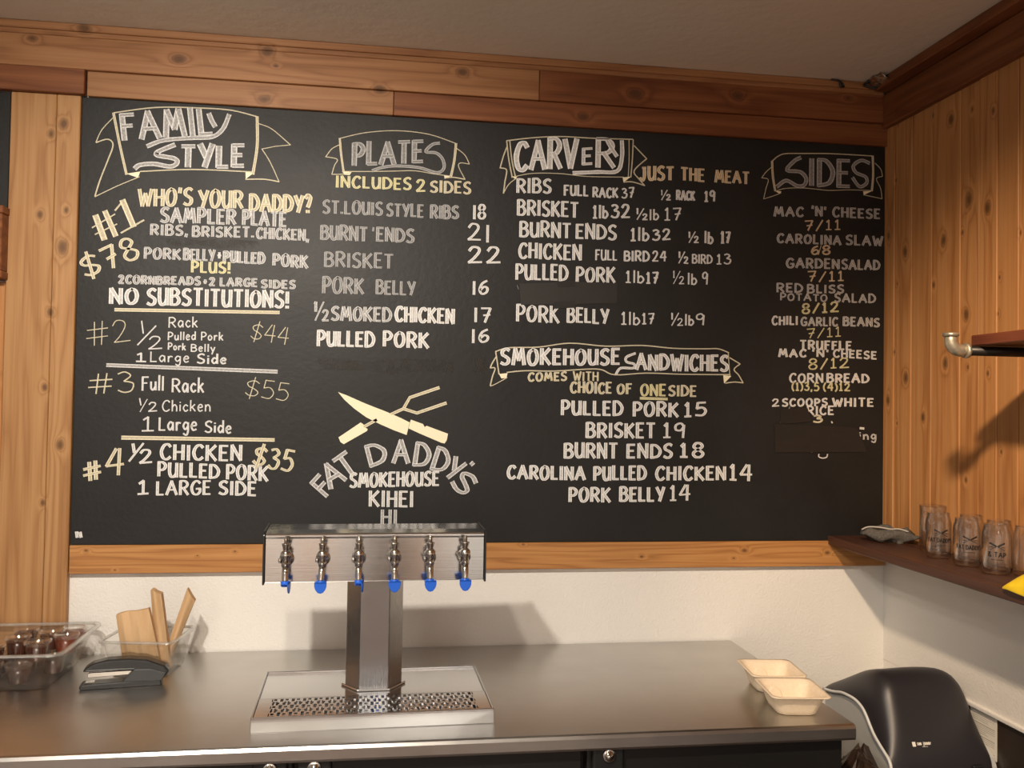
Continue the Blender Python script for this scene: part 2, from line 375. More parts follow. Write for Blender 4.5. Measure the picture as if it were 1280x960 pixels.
# ------------------------------------------------------------------ lettering: hand-drawn stroke alphabet
# each glyph: width, then strokes; '~' = smooth curve through the points, '|' between strokes
GL = {
'A': (.78, '0,0 .5,1|.48,1 1,0|.2,.36 .82,.36'), 'B': (.62, '.04,0 .04,1|~0,1 .55,1 .88,.8 .62,.58 .1,.53|~.1,.53 .72,.52 1,.27 .7,.03 0,.01'),
'C': (.62, '~1,.84 .72,1 .3,.9 .03,.5 .22,.1 .62,0 1,.16'), 'D': (.68, '.05,0 .05,1|~0,1 .55,.95 1,.56 .75,.13 0,.01'),
'E': (.52, '.06,0 .06,1|0,.99 1,.99|.05,.53 .82,.53|0,.02 1,.02'), 'F': (.52, '.08,0 .08,1|0,.98 1,.98|.08,.54 .8,.54'),
'G': (.7, '~.96,.84 .66,1 .26,.88 .03,.48 .24,.08 .66,.01 .96,.2 .97,.44|.56,.42 1,.44'), 'H': (.62, '.05,0 .05,1|.95,0 .95,1|.05,.52 .95,.52'),
'I': (.14, '.5,0 .5,1'), 'J': (.55, '~.75,1 .78,.4 .6,.05 .25,.02 0,.2|.45,.98 1,.98'), 'K': (.64, '.06,0 .06,1|.95,1 .1,.46|.25,.56 1,0'),
'L': (.5, '.08,1 .08,.02|0,.02 1,.02'), 'M': (.86, '.02,0 .2,1|.2,1 .5,.28|.5,.28 .8,1|.8,1 .98,0'), 'N': (.66, '.05,0 .05,1|.05,1 .95,0|.95,0 .95,1'),
'O': (.68, '~.5,1 .14,.82 .02,.45 .2,.08 .52,0 .86,.18 .98,.55 .82,.9 .5,1'), 'P': (.58, '.08,0 .08,1|~0,1 .6,.99 .98,.76 .7,.48 .08,.42'),
'R': (.64, '.06,0 .06,1|~0,1 .6,.99 .92,.77 .65,.52 .08,.48|.4,.5 1,0'), 'S': (.58, '~.98,.9 .6,1 .14,.84 .18,.62 .55,.5 .93,.34 .86,.1 .45,0 0,.1'),
'T': (.62, '.5,0 .5,1|0,.98 1,.98'), 'U': (.62, '~.05,1 .05,.35 .25,.03 .6,.03 .93,.3 .95,1|.95,1 .95,0'), 'V': (.68, '0,1 .5,0|.5,0 1,1'),
'W': (.92, '0,1 .26,0|.26,0 .5,.75|.5,.75 .74,0|.74,0 1,1'), 'Y': (.64, '0,1 .5,.45|1,1 .42,0'), 'X': (.6, '0,0 1,1|0,1 1,0'),
'1': (.34, '.5,0 .5,1|.1,.8 .5,1|0,.01 1,.01'), '2': (.58, '~.04,.78 .3,1 .72,.95 .8,.7 .4,.28 0,.02|0,.02 1,.02'), '3': (.52, '~.05,.92 .5,1 .85,.8 .4,.55|~.4,.55 .98,.42 .85,.08 .4,0 0,.12'),
'4': (.62, '.55,1 0,.36|0,.36 1,.4|.76,1 .72,0'), '5': (.55, '.95,1 .2,1|.2,1 .12,.56|~.12,.56 .65,.62 1,.35 .7,.03 0,.06'), '6': (.52, '~.85,1 .3,.8 .03,.35 .3,.01 .8,.1 .92,.4 .55,.55 .1,.32'),
'7': (.5, '0,.97 1,1|1,1 .4,0|.25,.48 .95,.54'), '8': (.54, '~.5,.53 .1,.72 .3,.98 .7,.98 .9,.75 .5,.53 .05,.28 .25,.01 .75,.01 .96,.28 .5,.53'), '9': (.5, '~.95,.75 .6,.98 .1,.85 .1,.55 .6,.5 .95,.78|.95,.85 .85,0'),
'0': (.56, '~.5,1 .05,.6 .2,.08 .6,.02 .97,.5 .5,1'),
'$': (.62, '~.98,.8 .6,.92 .1,.78 .2,.58 .6,.48 .95,.3 .75,.1 .3,.08 0,.2|.62,1.12 .36,-.12'), '#': (.8, '.3,0 .45,1|.62,0 .8,1|0,.34 .95,.34|.08,.68 1,.68'),
'!': (.12, '.5,1 .5,.3|.5,.08 .5,-.02'), '?': (.46, '~0,.8 .4,1 .9,.85 .75,.55 .45,.3|.45,.08 .45,-.02'), '.': (.1, '.5,.1 .5,0'), ',': (.14, '.6,.12 .2,-.16'), "'": (.12, '.6,1.02 .3,.74'),
'+': (.4, '.5,.8 .5,.1|0,.45 1,.45'), '/': (.42, '1,1.02 0,-.06'), '(': (.2, '~1,1.05 .1,.6 .2,.2 1,-.08'), ')': (.2, '~0,1.05 .9,.6 .8,.2 0,-.08'), '-': (.4, '0,.5 1,.5'), '&': (.66, '~1,.2 .6,0 .15,.05 .1,.35 .6,.7 .5,1 .2,.9 .3,.6 1,0'),
'a': (.48, '~.85,.55 .45,.66 .05,.35 .4,.02 .85,.3|.88,.62 .95,0'), 'b': (.46, '.05,1 .05,0|~.05,.4 .5,.6 .95,.3 .5,0 .05,.1'), 'c': (.42, '~.95,.52 .5,.64 .05,.32 .5,0 1,.14'), 'd': (.48, '~.85,.5 .4,.6 .05,.3 .4,0 .88,.25|.92,1.05 .95,0'),
'e': (.44, '~.1,.34 .9,.4 .75,.62 .35,.62 .05,.32 .4,.01 .95,.1'), 'g': (.46, '~.85,.55 .4,.64 .05,.35 .4,.08 .85,.3|~.9,.62 .9,-.1 .6,-.36 .1,-.24'), 'h': (.46, '.08,1.05 .08,0|~.08,.35 .5,.62 .9,.42 .92,0'), 'i': (.1, '.5,.6 .5,0|.5,.86 .5,.8'),
'k': (.44, '.06,1.05 .06,0|.9,.65 .1,.28|.35,.38 1,0'), 'l': (.1, '.5,1.05 .5,0'), 'n': (.46, '.08,.62 .08,0|~.08,.38 .5,.62 .9,.42 .94,0'), 'o': (.46, '~.5,.62 .08,.42 .15,.08 .6,.01 .95,.3 .5,.62'), 'r': (.36, '.1,.62 .12,0|~.12,.38 .5,.6 1,.56'),
's': (.4, '~.92,.54 .5,.64 .1,.5 .5,.33 .92,.15 .5,0 .05,.08'), 'j': (.2, '~.7,.62 .7,-.2 .1,-.34|.7,.86 .7,.8'), 'm': (.7, '.05,.62 .05,0|~.05,.4 .3,.62 .5,.4 .5,0|~.5,.4 .75,.62 .95,.4 .95,0'),
'u': (.46, '~.06,.62 .1,.15 .45,.01 .88,.25|.9,.62 .94,0'), 'y': (.46, '0,.62 .5,.06|1,.62 .3,-.36'),
}
def smooth(P, k=5):
    if len(P) < 3: return P
    out = []; n = len(P)
    for i in range(n - 1):
        p0 = P[max(i - 1, 0)]; p1 = P[i]; p2 = P[i + 1]; p3 = P[min(i + 2, n - 1)]
        for j in range(k):
            t = j / k
            out.append(tuple(0.5 * ((2 * b) + (c - a) * t + (2 * a - 5 * b + 4 * c - d) * t * t + (3 * b - a - 3 * c + d) * t ** 3) for a, b, c, d in zip(p0, p1, p2, p3)))
    out.append(tuple(P[-1])); return out
class Ink:
    """flat strokes on a plane: verts (x, z, lift) with uv"""
    def __init__(s): s.v = []; s.f = []; s.uv = []; s.mi = []; s.k = 0
    def stroke(s, P, wd, mi, thin=0.55):
        Q = [Vector(P[0])]
        for p in P[1:]:
            if (Vector(p) - Q[-1]).length > 1e-4: Q.append(Vector(p))
        if len(Q) < 2: return
        s.k = (s.k + 1) % 14; lift = 0.4 + 0.05 * s.k
        base = len(s.v); L = 0.0; n = len(Q)
        ext = wd * 0.18
        Q[0] = Q[0] + (Q[0] - Q[1]).normalized() * ext; Q[-1] = Q[-1] + (Q[-1] - Q[-2]).normalized() * ext
        seed = random.random() * 50
        for i in range(n):
            t = (Q[min(i + 1, n - 1)] - Q[max(i - 1, 0)]).normalized()
            nn = Vector((-t.y, t.x)); wloc = wd * (thin + (1 - thin) * abs(t.y)) * (0.94 + 0.12 * random.random()) / 2
            if i: L += (Q[i] - Q[i - 1]).length
            for q, u in ((Q[i] + nn * wloc, 0.0), (Q[i] - nn * wloc, 1.0)):
                s.v.append((q.x, q.y, lift)); s.uv.append((u + 0.0, L / 100.0 + seed))
        for i in range(n - 1):
            a = base + 2 * i; s.f.append((a, a + 1, a + 3, a + 2)); s.mi.append(mi)
    def fill(s, P, mi):
        s.k = (s.k + 1) % 14; b = len(s.v)
        for p in P: s.v.append((p[0], p[1], 0.35 + 0.02 * s.k)); s.uv.append((p[0] / 60.0, p[1] / 100.0))
        s.f.append(tuple(range(b, b + len(P)))); s.mi.append(mi)
    def text(s, t, x0, y0, x1, y1, h, wd, mi, perp=0, thin=0.55):
        gap = 0.13 + 0.85 * wd / h; W = 0.0; pos = []
        for ch in t:
            if ch == ' ': pos.append(None); W += 0.42; continue
            gw = GL[ch][0]; pos.append((W, gw)); W += gw + gap
        W -= gap
        a = Vector((x0, y0)); d = Vector((x1, y1)) - a; ln = d.length
        u = Vector((-d.y, d.x)).normalized() if perp else Vector((0, 1))
        inset = min(wd * 0.4, ln * 0.1); dn = d.normalized(); a = a + dn * inset; d = dn * (ln - 2 * inset)
        wd = wd * (1.22 if wd > 3.5 else 1.08); hh = h - wd * 0.25
        for ch, po in zip(t, pos):
            if po is None: continue
            jy = random.uniform(-0.025, 0.025) * h; js = random.uniform(0.96, 1.04)
            for st in GL[ch][1].split('|'):
                sm = st.startswith('~'); pts = [tuple(map(float, q.split(','))) for q in st.strip('~').split()]
                P = [a + d * ((po[0] + p[0] * po[1]) / W) + u * (p[1] * hh * js + jy + wd * 0.1) for p in pts]
                P = [(p.x, p.y) for p in P]
                s.stroke(smooth(P) if sm else P, wd, mi, thin)
    def build(s, name, mats, parent, fn):
        me = bpy.data.meshes.new(name); me.from_pydata([fn(p) for p in s.v], [], s.f); me.update()
        for m in mats: me.materials.append(m)
        me.polygons.foreach_set('material_index', s.mi)
        uv = me.uv_layers.new(name='UVMap')
        for lp in me.loops: uv.data[lp.index].uv = s.uv[lp.vertex_index]
        o = bpy.data.objects.new(name, me); COL.objects.link(o)
        if parent is not None: o.parent = parent
        return o
WRITING = [
('family','K','C',3,1,((83,1181),(193,1203),(309,1209),(395,1208),(466,1194))),
('family','K','C',6,1,((82,1180),(100,1096),(120,1013))),
('family','K','C',7,1,((464,1194),(466,1112),(456,1032))),
('family','K','C',3,1,((156,1023),(292,1036),(437,1038),(456,1037))),
('family','F','C',((120,1015),(156,1023),(150,1005))),
('family','F','C',((436,1038),(458,1035),(437,1017))),
('family','K','C',2,1,((82,1168),(53,1132),(39,1098))),
('family','K','C',3,1,((39,1096),(69,1107),(83,1092),(71,1050),(52,994),(40,949))),
('family','K','C',2,1,((40,947),(94,978),(154,1008))),
('family','K','C',2,1,((469,1175),(505,1162),(557,1120))),
('family','K','C',2,0,((557,1120),(517,1114),(479,1104))),
('family','K','C',2,1,((479,1104),(502,1069),(528,1014))),
('family','K','C',3,1,((528,1014),(487,1019),(437,1016))),
('family','T','G',13,'FAMIL',105,1106,348,1137,76,1),
('family','K','G',12,1,((334,1194),(342,1175),(351,1160))),
('family','K','G',11,1,((388,1195),(372,1154),(343,1130),(290,1124),(216,1113),(173,1094))),
('family','K','G',12,1,((244,1102),(201,1080),(201,1070),(244,1064),(252,1052),(234,1041),(191,1046),(155,1041),(142,1031))),
('family','T','G',14,'TYLE',260,1040,434,1050,63,0),
('family','T','C',8,"WHO'S",152,927,297,936,48,0),
('family','T','C',8,'YOUR',311,932,432,935,49,0),
('family','T','C',9,'DADDY?',448,928,620,932,50,0),
('family','T','G',8,'SAMPLER',211,885,414,889,42,0),
('family','T','G',8,'PLATE',430,889,552,887,42,0),
('family','T','G',6,'RIBS,',186,849,286,852,29,0),
('family','T','G',6,'BRISKET.',297,850,463,854,29,0),
('family','T','G',6,'CHICKEN,',469,852,614,851,31,0),
('family','K','C',14,0,((43,895),(67,832))),
('family','K','C',13,0,((67,908),(96,843))),
('family','K','C',3,0,((35,862),(93,902))),
('family','K','C',3,0,((43,844),(99,875))),
('family','K','C',4,0,((93,912),(113,939))),
('family','K','C',14,0,((112,940),(142,871))),
('family','K','C',4,0,((110,851),(169,889))),
('family','T','C',7,'$78',23,721,164,790,61,1),
('family','T','G',6,'PORK',171,783,269,784,30,0),
('family','T','G',6,'BELLY',275,784,360,783,31,0),
('family','T','W',5,'+',366,790,376,790,23,0),
('family','T','G',7,'PULLED',381,782,495,781,31,0),
('family','T','G',7,'PORK',515,779,613,773,34,0),
('family','T','Y',6,'PLUS!',296,751,402,751,31,0),
('family','T','G',6,'2CORNBREADS',106,712,323,715,23,0),
('family','T','G',5,'+',330,717,340,718,17,0),
('family','T','G',6,'2 LARGE',345,715,476,716,23,0),
('family','T','G',6,'SIDES',485,714,580,714,23,0),
('family','T','W',9,'NO',84,656,160,657,43,0),
('family','T','W',8,'SUBSTITUTIONS!',181,656,563,660,47,0),
('family','K','C',9,0,((100,640),(536,646))),
('family_low','T','C',2,'#2',31,537,143,555,62,1),
('family_low','K','W',3,0,((170,611),(175,577))),
('family_low','K','W',3,0,((208,599),(161,545))),
('family_low','T','W',3,'2',189,533,226,536,34,0),
('family_low','T','W',3,'Rack',240,595,318,598,29,0),
('family_low','T','W',3,'Pulled',239,561,314,563,22,0),
('family_low','T','W',3,'Pork',327,562,387,564,22,0),
('family_low','T','W',3,'Pork',240,534,288,534,19,0),
('family_low','T','W',3,'Belly',301,531,366,531,20,0),
('family_low','T','C',2,'$44',459,569,562,555,50,1),
('family_low','T','W',4,'1',157,499,185,499,24,0),
('family_low','T','W',3,'Large',194,499,298,501,27,0),
('family_low','T','W',4,'Side',318,498,397,498,26,0),
('family_low','K','G',10,0,((83,488),(534,480))),
('family_low','T','C',3,'#3',37,406,156,416,56,1),
('family_low','T','W',4,'Full',174,420,233,422,39,0),
('family_low','T','W',4,'Rack',253,417,339,418,38,0),
('family_low','T','C',2,'$55',448,410,565,397,51,1),
('family_low','K','W',3,0,((170,399),(174,380))),
('family_low','K','W',2,0,((190,397),(172,362))),
('family_low','T','W',3,'2',193,363,217,365,24,0),
('family_low','T','W',3,'Chicken',229,365,358,366,29,0),
('family_low','T','W',4,'1',177,310,210,311,40,0),
('family_low','T','W',4,'Large',221,311,323,312,36,0),
('family_low','T','W',4,'Side',343,308,415,306,32,0),
('family_low','K','C',10,0,((127,291),(530,289))),
('family_low','T','C',8,'#',32,170,83,182,49,1),
('family_low','T','C',7,'4',86,187,135,191,73,0),
('family_low','K','W',7,0,((156,274),(160,251))),
('family_low','K','W',5,0,((183,276),(147,227))),
('family_low','T','W',6,'2',173,221,208,224,36,0),
('family_low','T','W',7,'CHICKEN',227,232,445,230,42,0),
('family_low','T','C',7,'$35',471,219,580,198,59,1),
('family_low','T','W',7,'PULLED',221,186,386,181,40,0),
('family_low','T','W',7,'PORK',403,180,517,174,41,0),
('family_low','T','W',6,'1',170,136,201,138,37,0),
('family_low','T','W',6,'LARGE',219,135,364,137,38,0),
('family_low','T','W',7,'SIDE',384,137,486,132,38,0),
('family_low','K','W',7,0,((17,35),(19,21))),
('family_low','K','W',7,0,((26,34),(29,21))),
('plates','K','C',2,1,((693,1147),(766,1168),(855,1179),(946,1174),(1024,1152))),
('plates','K','C',5,1,((693,1147),(698,1100),(706,1051))),
('plates','K','C',6,1,((1024,1152),(1020,1103),(1011,1056))),
('plates','K','C',2,1,((702,1053),(778,1057),(848,1062),(907,1066),(963,1060),(1013,1056))),
('plates','K','C',2,1,((693,1129),(672,1116),(655,1092))),
('plates','K','C',2,1,((655,1092),(687,1087),(680,1069),(673,1043))),
('plates','K','C',2,1,((673,1043),(700,1045),(725,1050))),
('plates','F','C',((704,1054),(728,1052),(723,1044),(707,1044))),
('plates','K','C',2,1,((1027,1137),(1050,1120),(1064,1094))),
('plates','K','C',2,1,((1064,1094),(1038,1096),(1033,1084),(1052,1049))),
('plates','K','C',3,1,((1052,1049),(1019,1053),(993,1050))),
('plates','F','C',((991,1057),(1014,1058),(993,1047))),
('plates','T','D',12,'PLATE',728,1072,932,1091,66,0),
('plates','K','D',8,1,((976,1150),(956,1145),(937,1123),(967,1121),(986,1104),(990,1078),(970,1064),(917,1076),(852,1077),(813,1070),(787,1060))),
('plates','T','Y',6,'INCLUDES',684,1007,898,1010,34,0),
('plates','T','Y',6,'2',911,1007,939,1009,35,0),
('plates','T','C',6,'SIDES',951,1007,1070,1007,34,0),
('plates','T','D',6,'ST.LOUIS',649,932,818,933,37,0),
('plates','T','D',6,'STYLE',828,932,935,933,36,0),
('plates','T','D',7,'RIBS',953,932,1036,933,38,0),
('plates','T','W',6,'I8',1076,935,1115,937,41,0),
('plates','T','D',7,'BURNT',645,858,777,857,41,0),
('plates','T','D',4,"'",790,859,795,859,37,0),
('plates','T','D',7,'ENDS',801,859,909,859,40,0),
('plates','T','W',6,'2',1062,872,1102,873,47,0),
('plates','T','W',6,'I',1116,868,1125,868,50,0),
('plates','T','D',6,'BRISKET',657,780,851,782,42,0),
('plates','T','W',7,'22',1064,805,1161,811,46,0),
('plates','T','D',7,'PORK',653,705,770,707,45,0),
('plates','T','D',6,'BELLY',803,707,915,708,40,0),
('plates','T','W',6,'I6',1078,715,1127,720,40,0),
('plates','T','G',6,'1',634,653,639,653,28,0),
('plates','K','G',4,0,((658,680),(636,627))),
('plates','T','G',5,'2',654,626,674,627,30,0),
('plates','T','G',7,'SMOKED',679,629,849,629,40,0),
('plates','T','W',8,'CHICKEN',858,631,1029,630,42,0),
('plates','T','W',6,'I7',1084,636,1135,635,43,0),
('plates','T','W',8,'PULLED',641,555,803,556,43,0),
('plates','T','W',8,'PORK',825,559,957,557,43,0),
('plates','T','W',6,'I6',1078,575,1131,579,38,0),
('emblem','K','C',8,0,((779,330),(812,349))),
('emblem','K','C',8,0,((854,366),(888,382))),
('emblem','K','C',8,0,((887,381),(905,414),(988,444))),
('emblem','K','C',8,0,((887,382),(926,370),(1009,400))),
('emblem','F','C',((703,426),(728,417),(782,394),(841,372),(881,355),(906,343),(898,307),(862,320),(822,337),(783,356),(748,381),(721,405))),
('emblem','F','C',((909,351),(944,339),(949,330),(954,334),(1016,312),(1013,294),(1007,284),(997,286),(932,313),(903,326))),
('emblem','F','C',((768,341),(776,336),(777,328),(788,323),(786,317),(722,279),(713,285),(707,298))),
('emblem','T','G',10,'F',674,128,701,159,62,1),
('emblem','T','G',11,'A',685,152,733,181,67,1),
('emblem','T','G',11,'T',731,175,772,205,74,1),
('emblem','T','G',11,'D',795,214,849,229,62,1),
('emblem','T','G',11,'A',858,226,908,226,68,1),
('emblem','T','G',11,'D',916,222,963,216,65,1),
('emblem','T','G',11,'D',965,209,1011,195,66,1),
('emblem','T','G',11,'Y',1001,195,1037,171,64,1),
('emblem','T','G',11,"'",1070,207,1076,203,30,1),
('emblem','T','G',11,'S',1024,172,1066,131,61,1),
('emblem','T','W',7,'SMOKEHOUSE',740,158,994,163,41,0),
('emblem','T','W',7,'KIHEI',795,104,921,102,45,0),
('emblem','T','G',7,'HI',830,52,876,52,41,0),
('carvery','K','C',3,1,((1172,1169),(1246,1182),(1331,1191),(1430,1192),(1552,1196))),
('carvery','K','C',3,1,((1172,1169),(1179,1115),(1190,1063))),
('carvery','K','C',3,1,((1181,1169),(1188,1115),(1199,1066))),
('carvery','K','C',2,1,((1540,1194),(1541,1135),(1539,1081))),
('carvery','K','C',3,1,((1553,1195),(1551,1136),(1547,1082))),
('carvery','K','C',2,1,((1188,1062),(1248,1077),(1333,1081),(1412,1077),(1525,1081))),
('carvery','K','C',3,1,((1174,1153),(1163,1123),(1154,1088))),
('carvery','K','C',3,1,((1154,1088),(1173,1083),(1169,1050),(1165,1014))),
('carvery','K','C',2,1,((1165,1014),(1180,1041),(1203,1061))),
('carvery','K','C',3,0,((1556,1177),(1595,1140))),
('carvery','K','C',3,1,((1595,1140),(1557,1102),(1572,1078),(1590,1059))),
('carvery','K','C',3,1,((1590,1059),(1552,1068),(1525,1066))),
('carvery','F','C',((1522,1080),(1548,1084),(1525,1065))),
('carvery','F','C',((1187,1065),(1206,1067),(1199,1058))),
('carvery','T','W',13,'CARV',1195,1083,1386,1099,88,0),
('carvery','T','W',9,'E',1397,1111,1430,1115,49,0),
('carvery','T','W',13,'R',1438,1106,1499,1108,86,0),
('carvery','K','W',11,1,((1474,1186),(1487,1165),(1503,1143))),
('carvery','K','W',11,1,((1518,1189),(1519,1141),(1505,1098),(1445,1092),(1372,1085))),
('carvery','T','P',8,'JUST',1572,1073,1681,1082,42,0),
('carvery','T','P',7,'THE',1701,1081,1777,1080,38,0),
('carvery','T','P',7,'MEAT',1808,1081,1919,1082,36,0),
('carvery','T','W',7,'RIBS',1203,1018,1307,1021,42,0),
('carvery','T','W',5,'FULL',1344,1017,1419,1019,31,0),
('carvery','T','W',5,'RACK',1431,1017,1509,1018,30,0),
('carvery','T','W',4,'37',1519,1018,1558,1021,30,0),
('carvery','T','W',3,'1',1642,1033,1645,1034,15,0),
('carvery','K','W',3,0,((1660,1049),(1643,1019))),
('carvery','T','W',4,'2',1657,1019,1672,1020,17,0),
('carvery','T','W',5,'RACK',1688,1021,1747,1022,28,0),
('carvery','T','W',5,'19',1776,1021,1811,1023,32,0),
('carvery','T','W',7,'BRISKET',1206,953,1390,954,44,0),
('carvery','T','W',5,'1lb',1432,954,1480,955,38,0),
('carvery','T','W',6,'32',1487,957,1547,961,40,0),
('carvery','T','W',4,'1',1567,973,1571,973,17,0),
('carvery','K','W',3,0,((1588,990),(1568,956))),
('carvery','T','W',4,'2',1584,956,1601,957,18,0),
('carvery','T','W',4,'lb',1606,957,1636,958,31,0),
('carvery','T','W',4,'17',1652,958,1704,961,37,0),
('carvery','T','W',7,'BURNT',1214,890,1368,892,45,0),
('carvery','T','W',7,'ENDS',1382,891,1506,893,44,0),
('carvery','T','W',5,'1lb',1548,892,1607,895,38,0),
('carvery','T','W',5,'32',1615,895,1673,901,32,0),
('carvery','T','W',4,'1',1729,910,1733,910,17,0),
('carvery','K','W',3,0,((1749,928),(1730,894))),
('carvery','T','W',4,'2',1745,894,1761,895,19,0),
('carvery','T','W',5,'lb',1778,895,1807,894,35,0),
('carvery','T','W',6,'17',1829,897,1860,899,35,0),
('carvery','T','W',7,'CHICKEN',1212,827,1401,828,45,0),
('carvery','T','W',4,'FULL',1442,830,1509,832,30,0),
('carvery','T','W',5,'BIRD',1529,831,1608,833,30,0),
('carvery','T','W',4,'24',1616,833,1661,835,30,0),
('carvery','T','W',4,'1',1699,848,1702,848,18,0),
('carvery','K','W',3,0,((1717,866),(1699,831))),
('carvery','T','W',4,'2',1714,831,1729,831,20,0),
('carvery','T','W',4,'BIRD',1740,832,1804,833,27,0),
('carvery','T','W',4,'13',1817,833,1863,835,31,0),
('carvery','T','W',7,'PULLED',1204,764,1361,765,45,0),
('carvery','T','W',7,'PORK',1384,764,1504,766,44,0),
('carvery','T','W',4,'1lb',1535,767,1593,767,34,0),
('carvery','T','W',5,'17',1598,766,1636,767,34,0),
('carvery','T','W',3,'1',1682,787,1686,787,20,0),
('carvery','K','W',2,0,((1703,807),(1683,768))),
('carvery','T','W',3,'2',1700,768,1717,769,22,0),
('carvery','T','W',4,'lb',1727,768,1757,769,34,0),
('carvery','T','W',4,'9',1772,769,1791,770,37,0),
('carvery','T','W',7,'PORK',1208,642,1337,640,48,0),
('carvery','T','W',7,'BELLY',1359,644,1486,642,43,0),
('carvery','T','W',4,'1lb',1523,641,1582,642,37,0),
('carvery','T','W',4,'17',1587,645,1625,647,32,0),
('carvery','T','W',4,'1',1678,662,1682,662,19,0),
('carvery','K','W',3,0,((1700,681),(1679,643))),
('carvery','T','W',3,'2',1696,643,1715,644,21,0),
('carvery','T','W',4,'lb',1720,645,1749,646,31,0),
('carvery','T','W',4,'9',1754,646,1782,647,34,0),
('carvery','K','G',2,1,((1405,750),(1394,731),(1411,721))),
('carvery','K','D',1,1,((1210,747),(1214,735))),
('sandwiches','K','C',3,1,((1150,552),(1190,564),(1276,568),(1370,582),(1478,576),(1588,581),(1686,575),(1784,576),(1826,577),(1859,566))),
('sandwiches','K','C',3,1,((1150,552),(1155,522),(1161,486))),
('sandwiches','K','C',2,1,((1857,567),(1860,532),(1863,497))),
('sandwiches','K','C',3,1,((1184,492),(1237,498),(1324,499),(1425,507),(1466,506),(1507,492),(1603,499),(1715,498),(1864,500))),
('sandwiches','K','C',3,1,((1152,537),(1141,519),(1135,504))),
('sandwiches','K','C',3,1,((1135,504),(1149,503),(1142,480),(1136,453))),
('sandwiches','K','C',2,1,((1136,451),(1152,458),(1185,477))),
('sandwiches','F','C',((1161,487),(1186,490),(1183,476),(1168,474))),
('sandwiches','K','C',3,0,((1862,551),(1895,533))),
('sandwiches','K','C',3,1,((1895,533),(1876,516),(1891,499),(1905,476))),
('sandwiches','K','C',3,1,((1905,476),(1877,478),(1849,474))),
('sandwiches','F','C',((1842,498),(1868,496),(1845,473))),
('sandwiches','T','W',9,'SMOKEHOUSE',1163,513,1522,522,47,0),
('sandwiches','T','W',9,'ANDWICHES',1569,508,1859,509,48,0),
('sandwiches','K','W',7,1,((1568,557),(1541,545),(1542,531),(1565,525),(1562,513),(1524,512),(1510,494))),
('sandwiches','T','C',5,'COMES',1246,467,1362,472,25,0),
('sandwiches','T','C',4,'WITH',1380,473,1457,472,26,0),
('sandwiches','T','C',6,'CHOICE',1372,436,1498,436,33,0),
('sandwiches','T','C',6,'OF',1513,436,1560,437,30,0),
('sandwiches','T','Y',6,'ONE',1585,432,1664,431,35,0),
('sandwiches','K','Y',7,0,((1585,424),(1668,423))),
('sandwiches','T','C',6,'SIDE',1671,432,1759,432,32,0),
('sandwiches','T','W',8,'PULLED',1345,371,1533,371,42,0),
('sandwiches','T','W',8,'PORK',1562,371,1704,371,43,0),
('sandwiches','T','W',7,'15',1720,371,1791,376,42,0),
('sandwiches','T','W',8,'BRISKET',1421,306,1633,307,44,0),
('sandwiches','T','W',6,'19',1656,307,1725,309,44,0),
('sandwiches','T','W',8,'BURNT',1356,246,1519,246,44,0),
('sandwiches','T','W',8,'ENDS',1545,246,1687,248,42,0),
('sandwiches','T','W',8,'18',1708,250,1785,250,43,0),
('sandwiches','T','W',8,'CAROLINA',1189,183,1422,181,40,0),
('sandwiches','T','W',8,'PULLED',1445,181,1607,182,41,0),
('sandwiches','T','W',8,'CHICKEN',1634,182,1854,183,41,0),
('sandwiches','T','W',7,'14',1864,183,1938,180,48,0),
('sandwiches','T','W',8,'PORK',1372,118,1499,117,42,0),
('sandwiches','T','W',8,'BELLY',1525,118,1664,120,43,0),
('sandwiches','T','W',6,'14',1679,120,1744,122,46,0),
('sides','K','C',3,1,((1991,1155),(2011,1172),(2036,1181),(2099,1185),(2173,1189),(2254,1190),(2321,1190))),
('sides','K','C',6,1,((1991,1155),(1994,1109),(2002,1065))),
('sides','K','C',6,1,((2321,1190),(2323,1132),(2319,1081))),
('sides','K','C',2,1,((2004,1064),(2037,1074),(2100,1078),(2174,1075),(2243,1080),(2319,1082))),
('sides','K','C',2,1,((1990,1137),(1972,1121),(1958,1102))),
('sides','K','C',2,1,((1958,1102),(1979,1098),(1972,1070),(1965,1038))),
('sides','K','C',2,1,((1965,1038),(1992,1047),(2021,1059))),
('sides','F','C',((2000,1065),(2022,1064),(2017,1056))),
('sides','K','C',2,1,((2329,1168),(2348,1150),(2354,1128))),
('sides','K','C',2,1,((2354,1128),(2334,1119),(2348,1090),(2353,1058))),
('sides','K','C',2,1,((2353,1058),(2325,1062),(2291,1067))),
('sides','F','C',((2290,1078),(2320,1081),(2292,1066))),
('sides','K','D',11,1,((2083,1171),(2062,1159),(2039,1130),(2082,1127),(2102,1107),(2094,1086),(2071,1084),(2037,1098),(2008,1078))),
('sides','T','D',13,'IDE',2110,1086,2248,1089,85,0),
('sides','K','D',10,1,((2310,1167),(2283,1174),(2257,1156),(2266,1135),(2298,1123),(2301,1104),(2278,1092),(2255,1118))),
('sides','T','G',6,'MAC',1998,987,2095,990,29,0),
('sides','T','G',6,"'N'",2120,994,2169,994,30,0),
('sides','T','G',6,'CHEESE',2189,994,2348,995,30,0),
('sides','T','P',4,'7/11',2098,947,2216,955,31,0),
('sides','T','G',6,'CAROLINA',2009,906,2219,908,28,0),
('sides','T','G',6,'SLAW',2233,909,2357,911,31,0),
('sides','T','P',5,'68',2120,874,2184,878,27,0),
('sides','K','P',2,0,((2153,904),(2144,874))),
('sides','T','G',6,'GARDEN',2039,831,2214,833,30,0),
('sides','T','G',6,'SALAD',2220,833,2348,835,30,0),
('sides','T','P',4,'7/11',2109,791,2228,797,31,0),
('sides','T','G',5,'RED',2009,755,2094,757,27,0),
('sides','T','G',5,'BLISS',2108,756,2229,759,25,0),
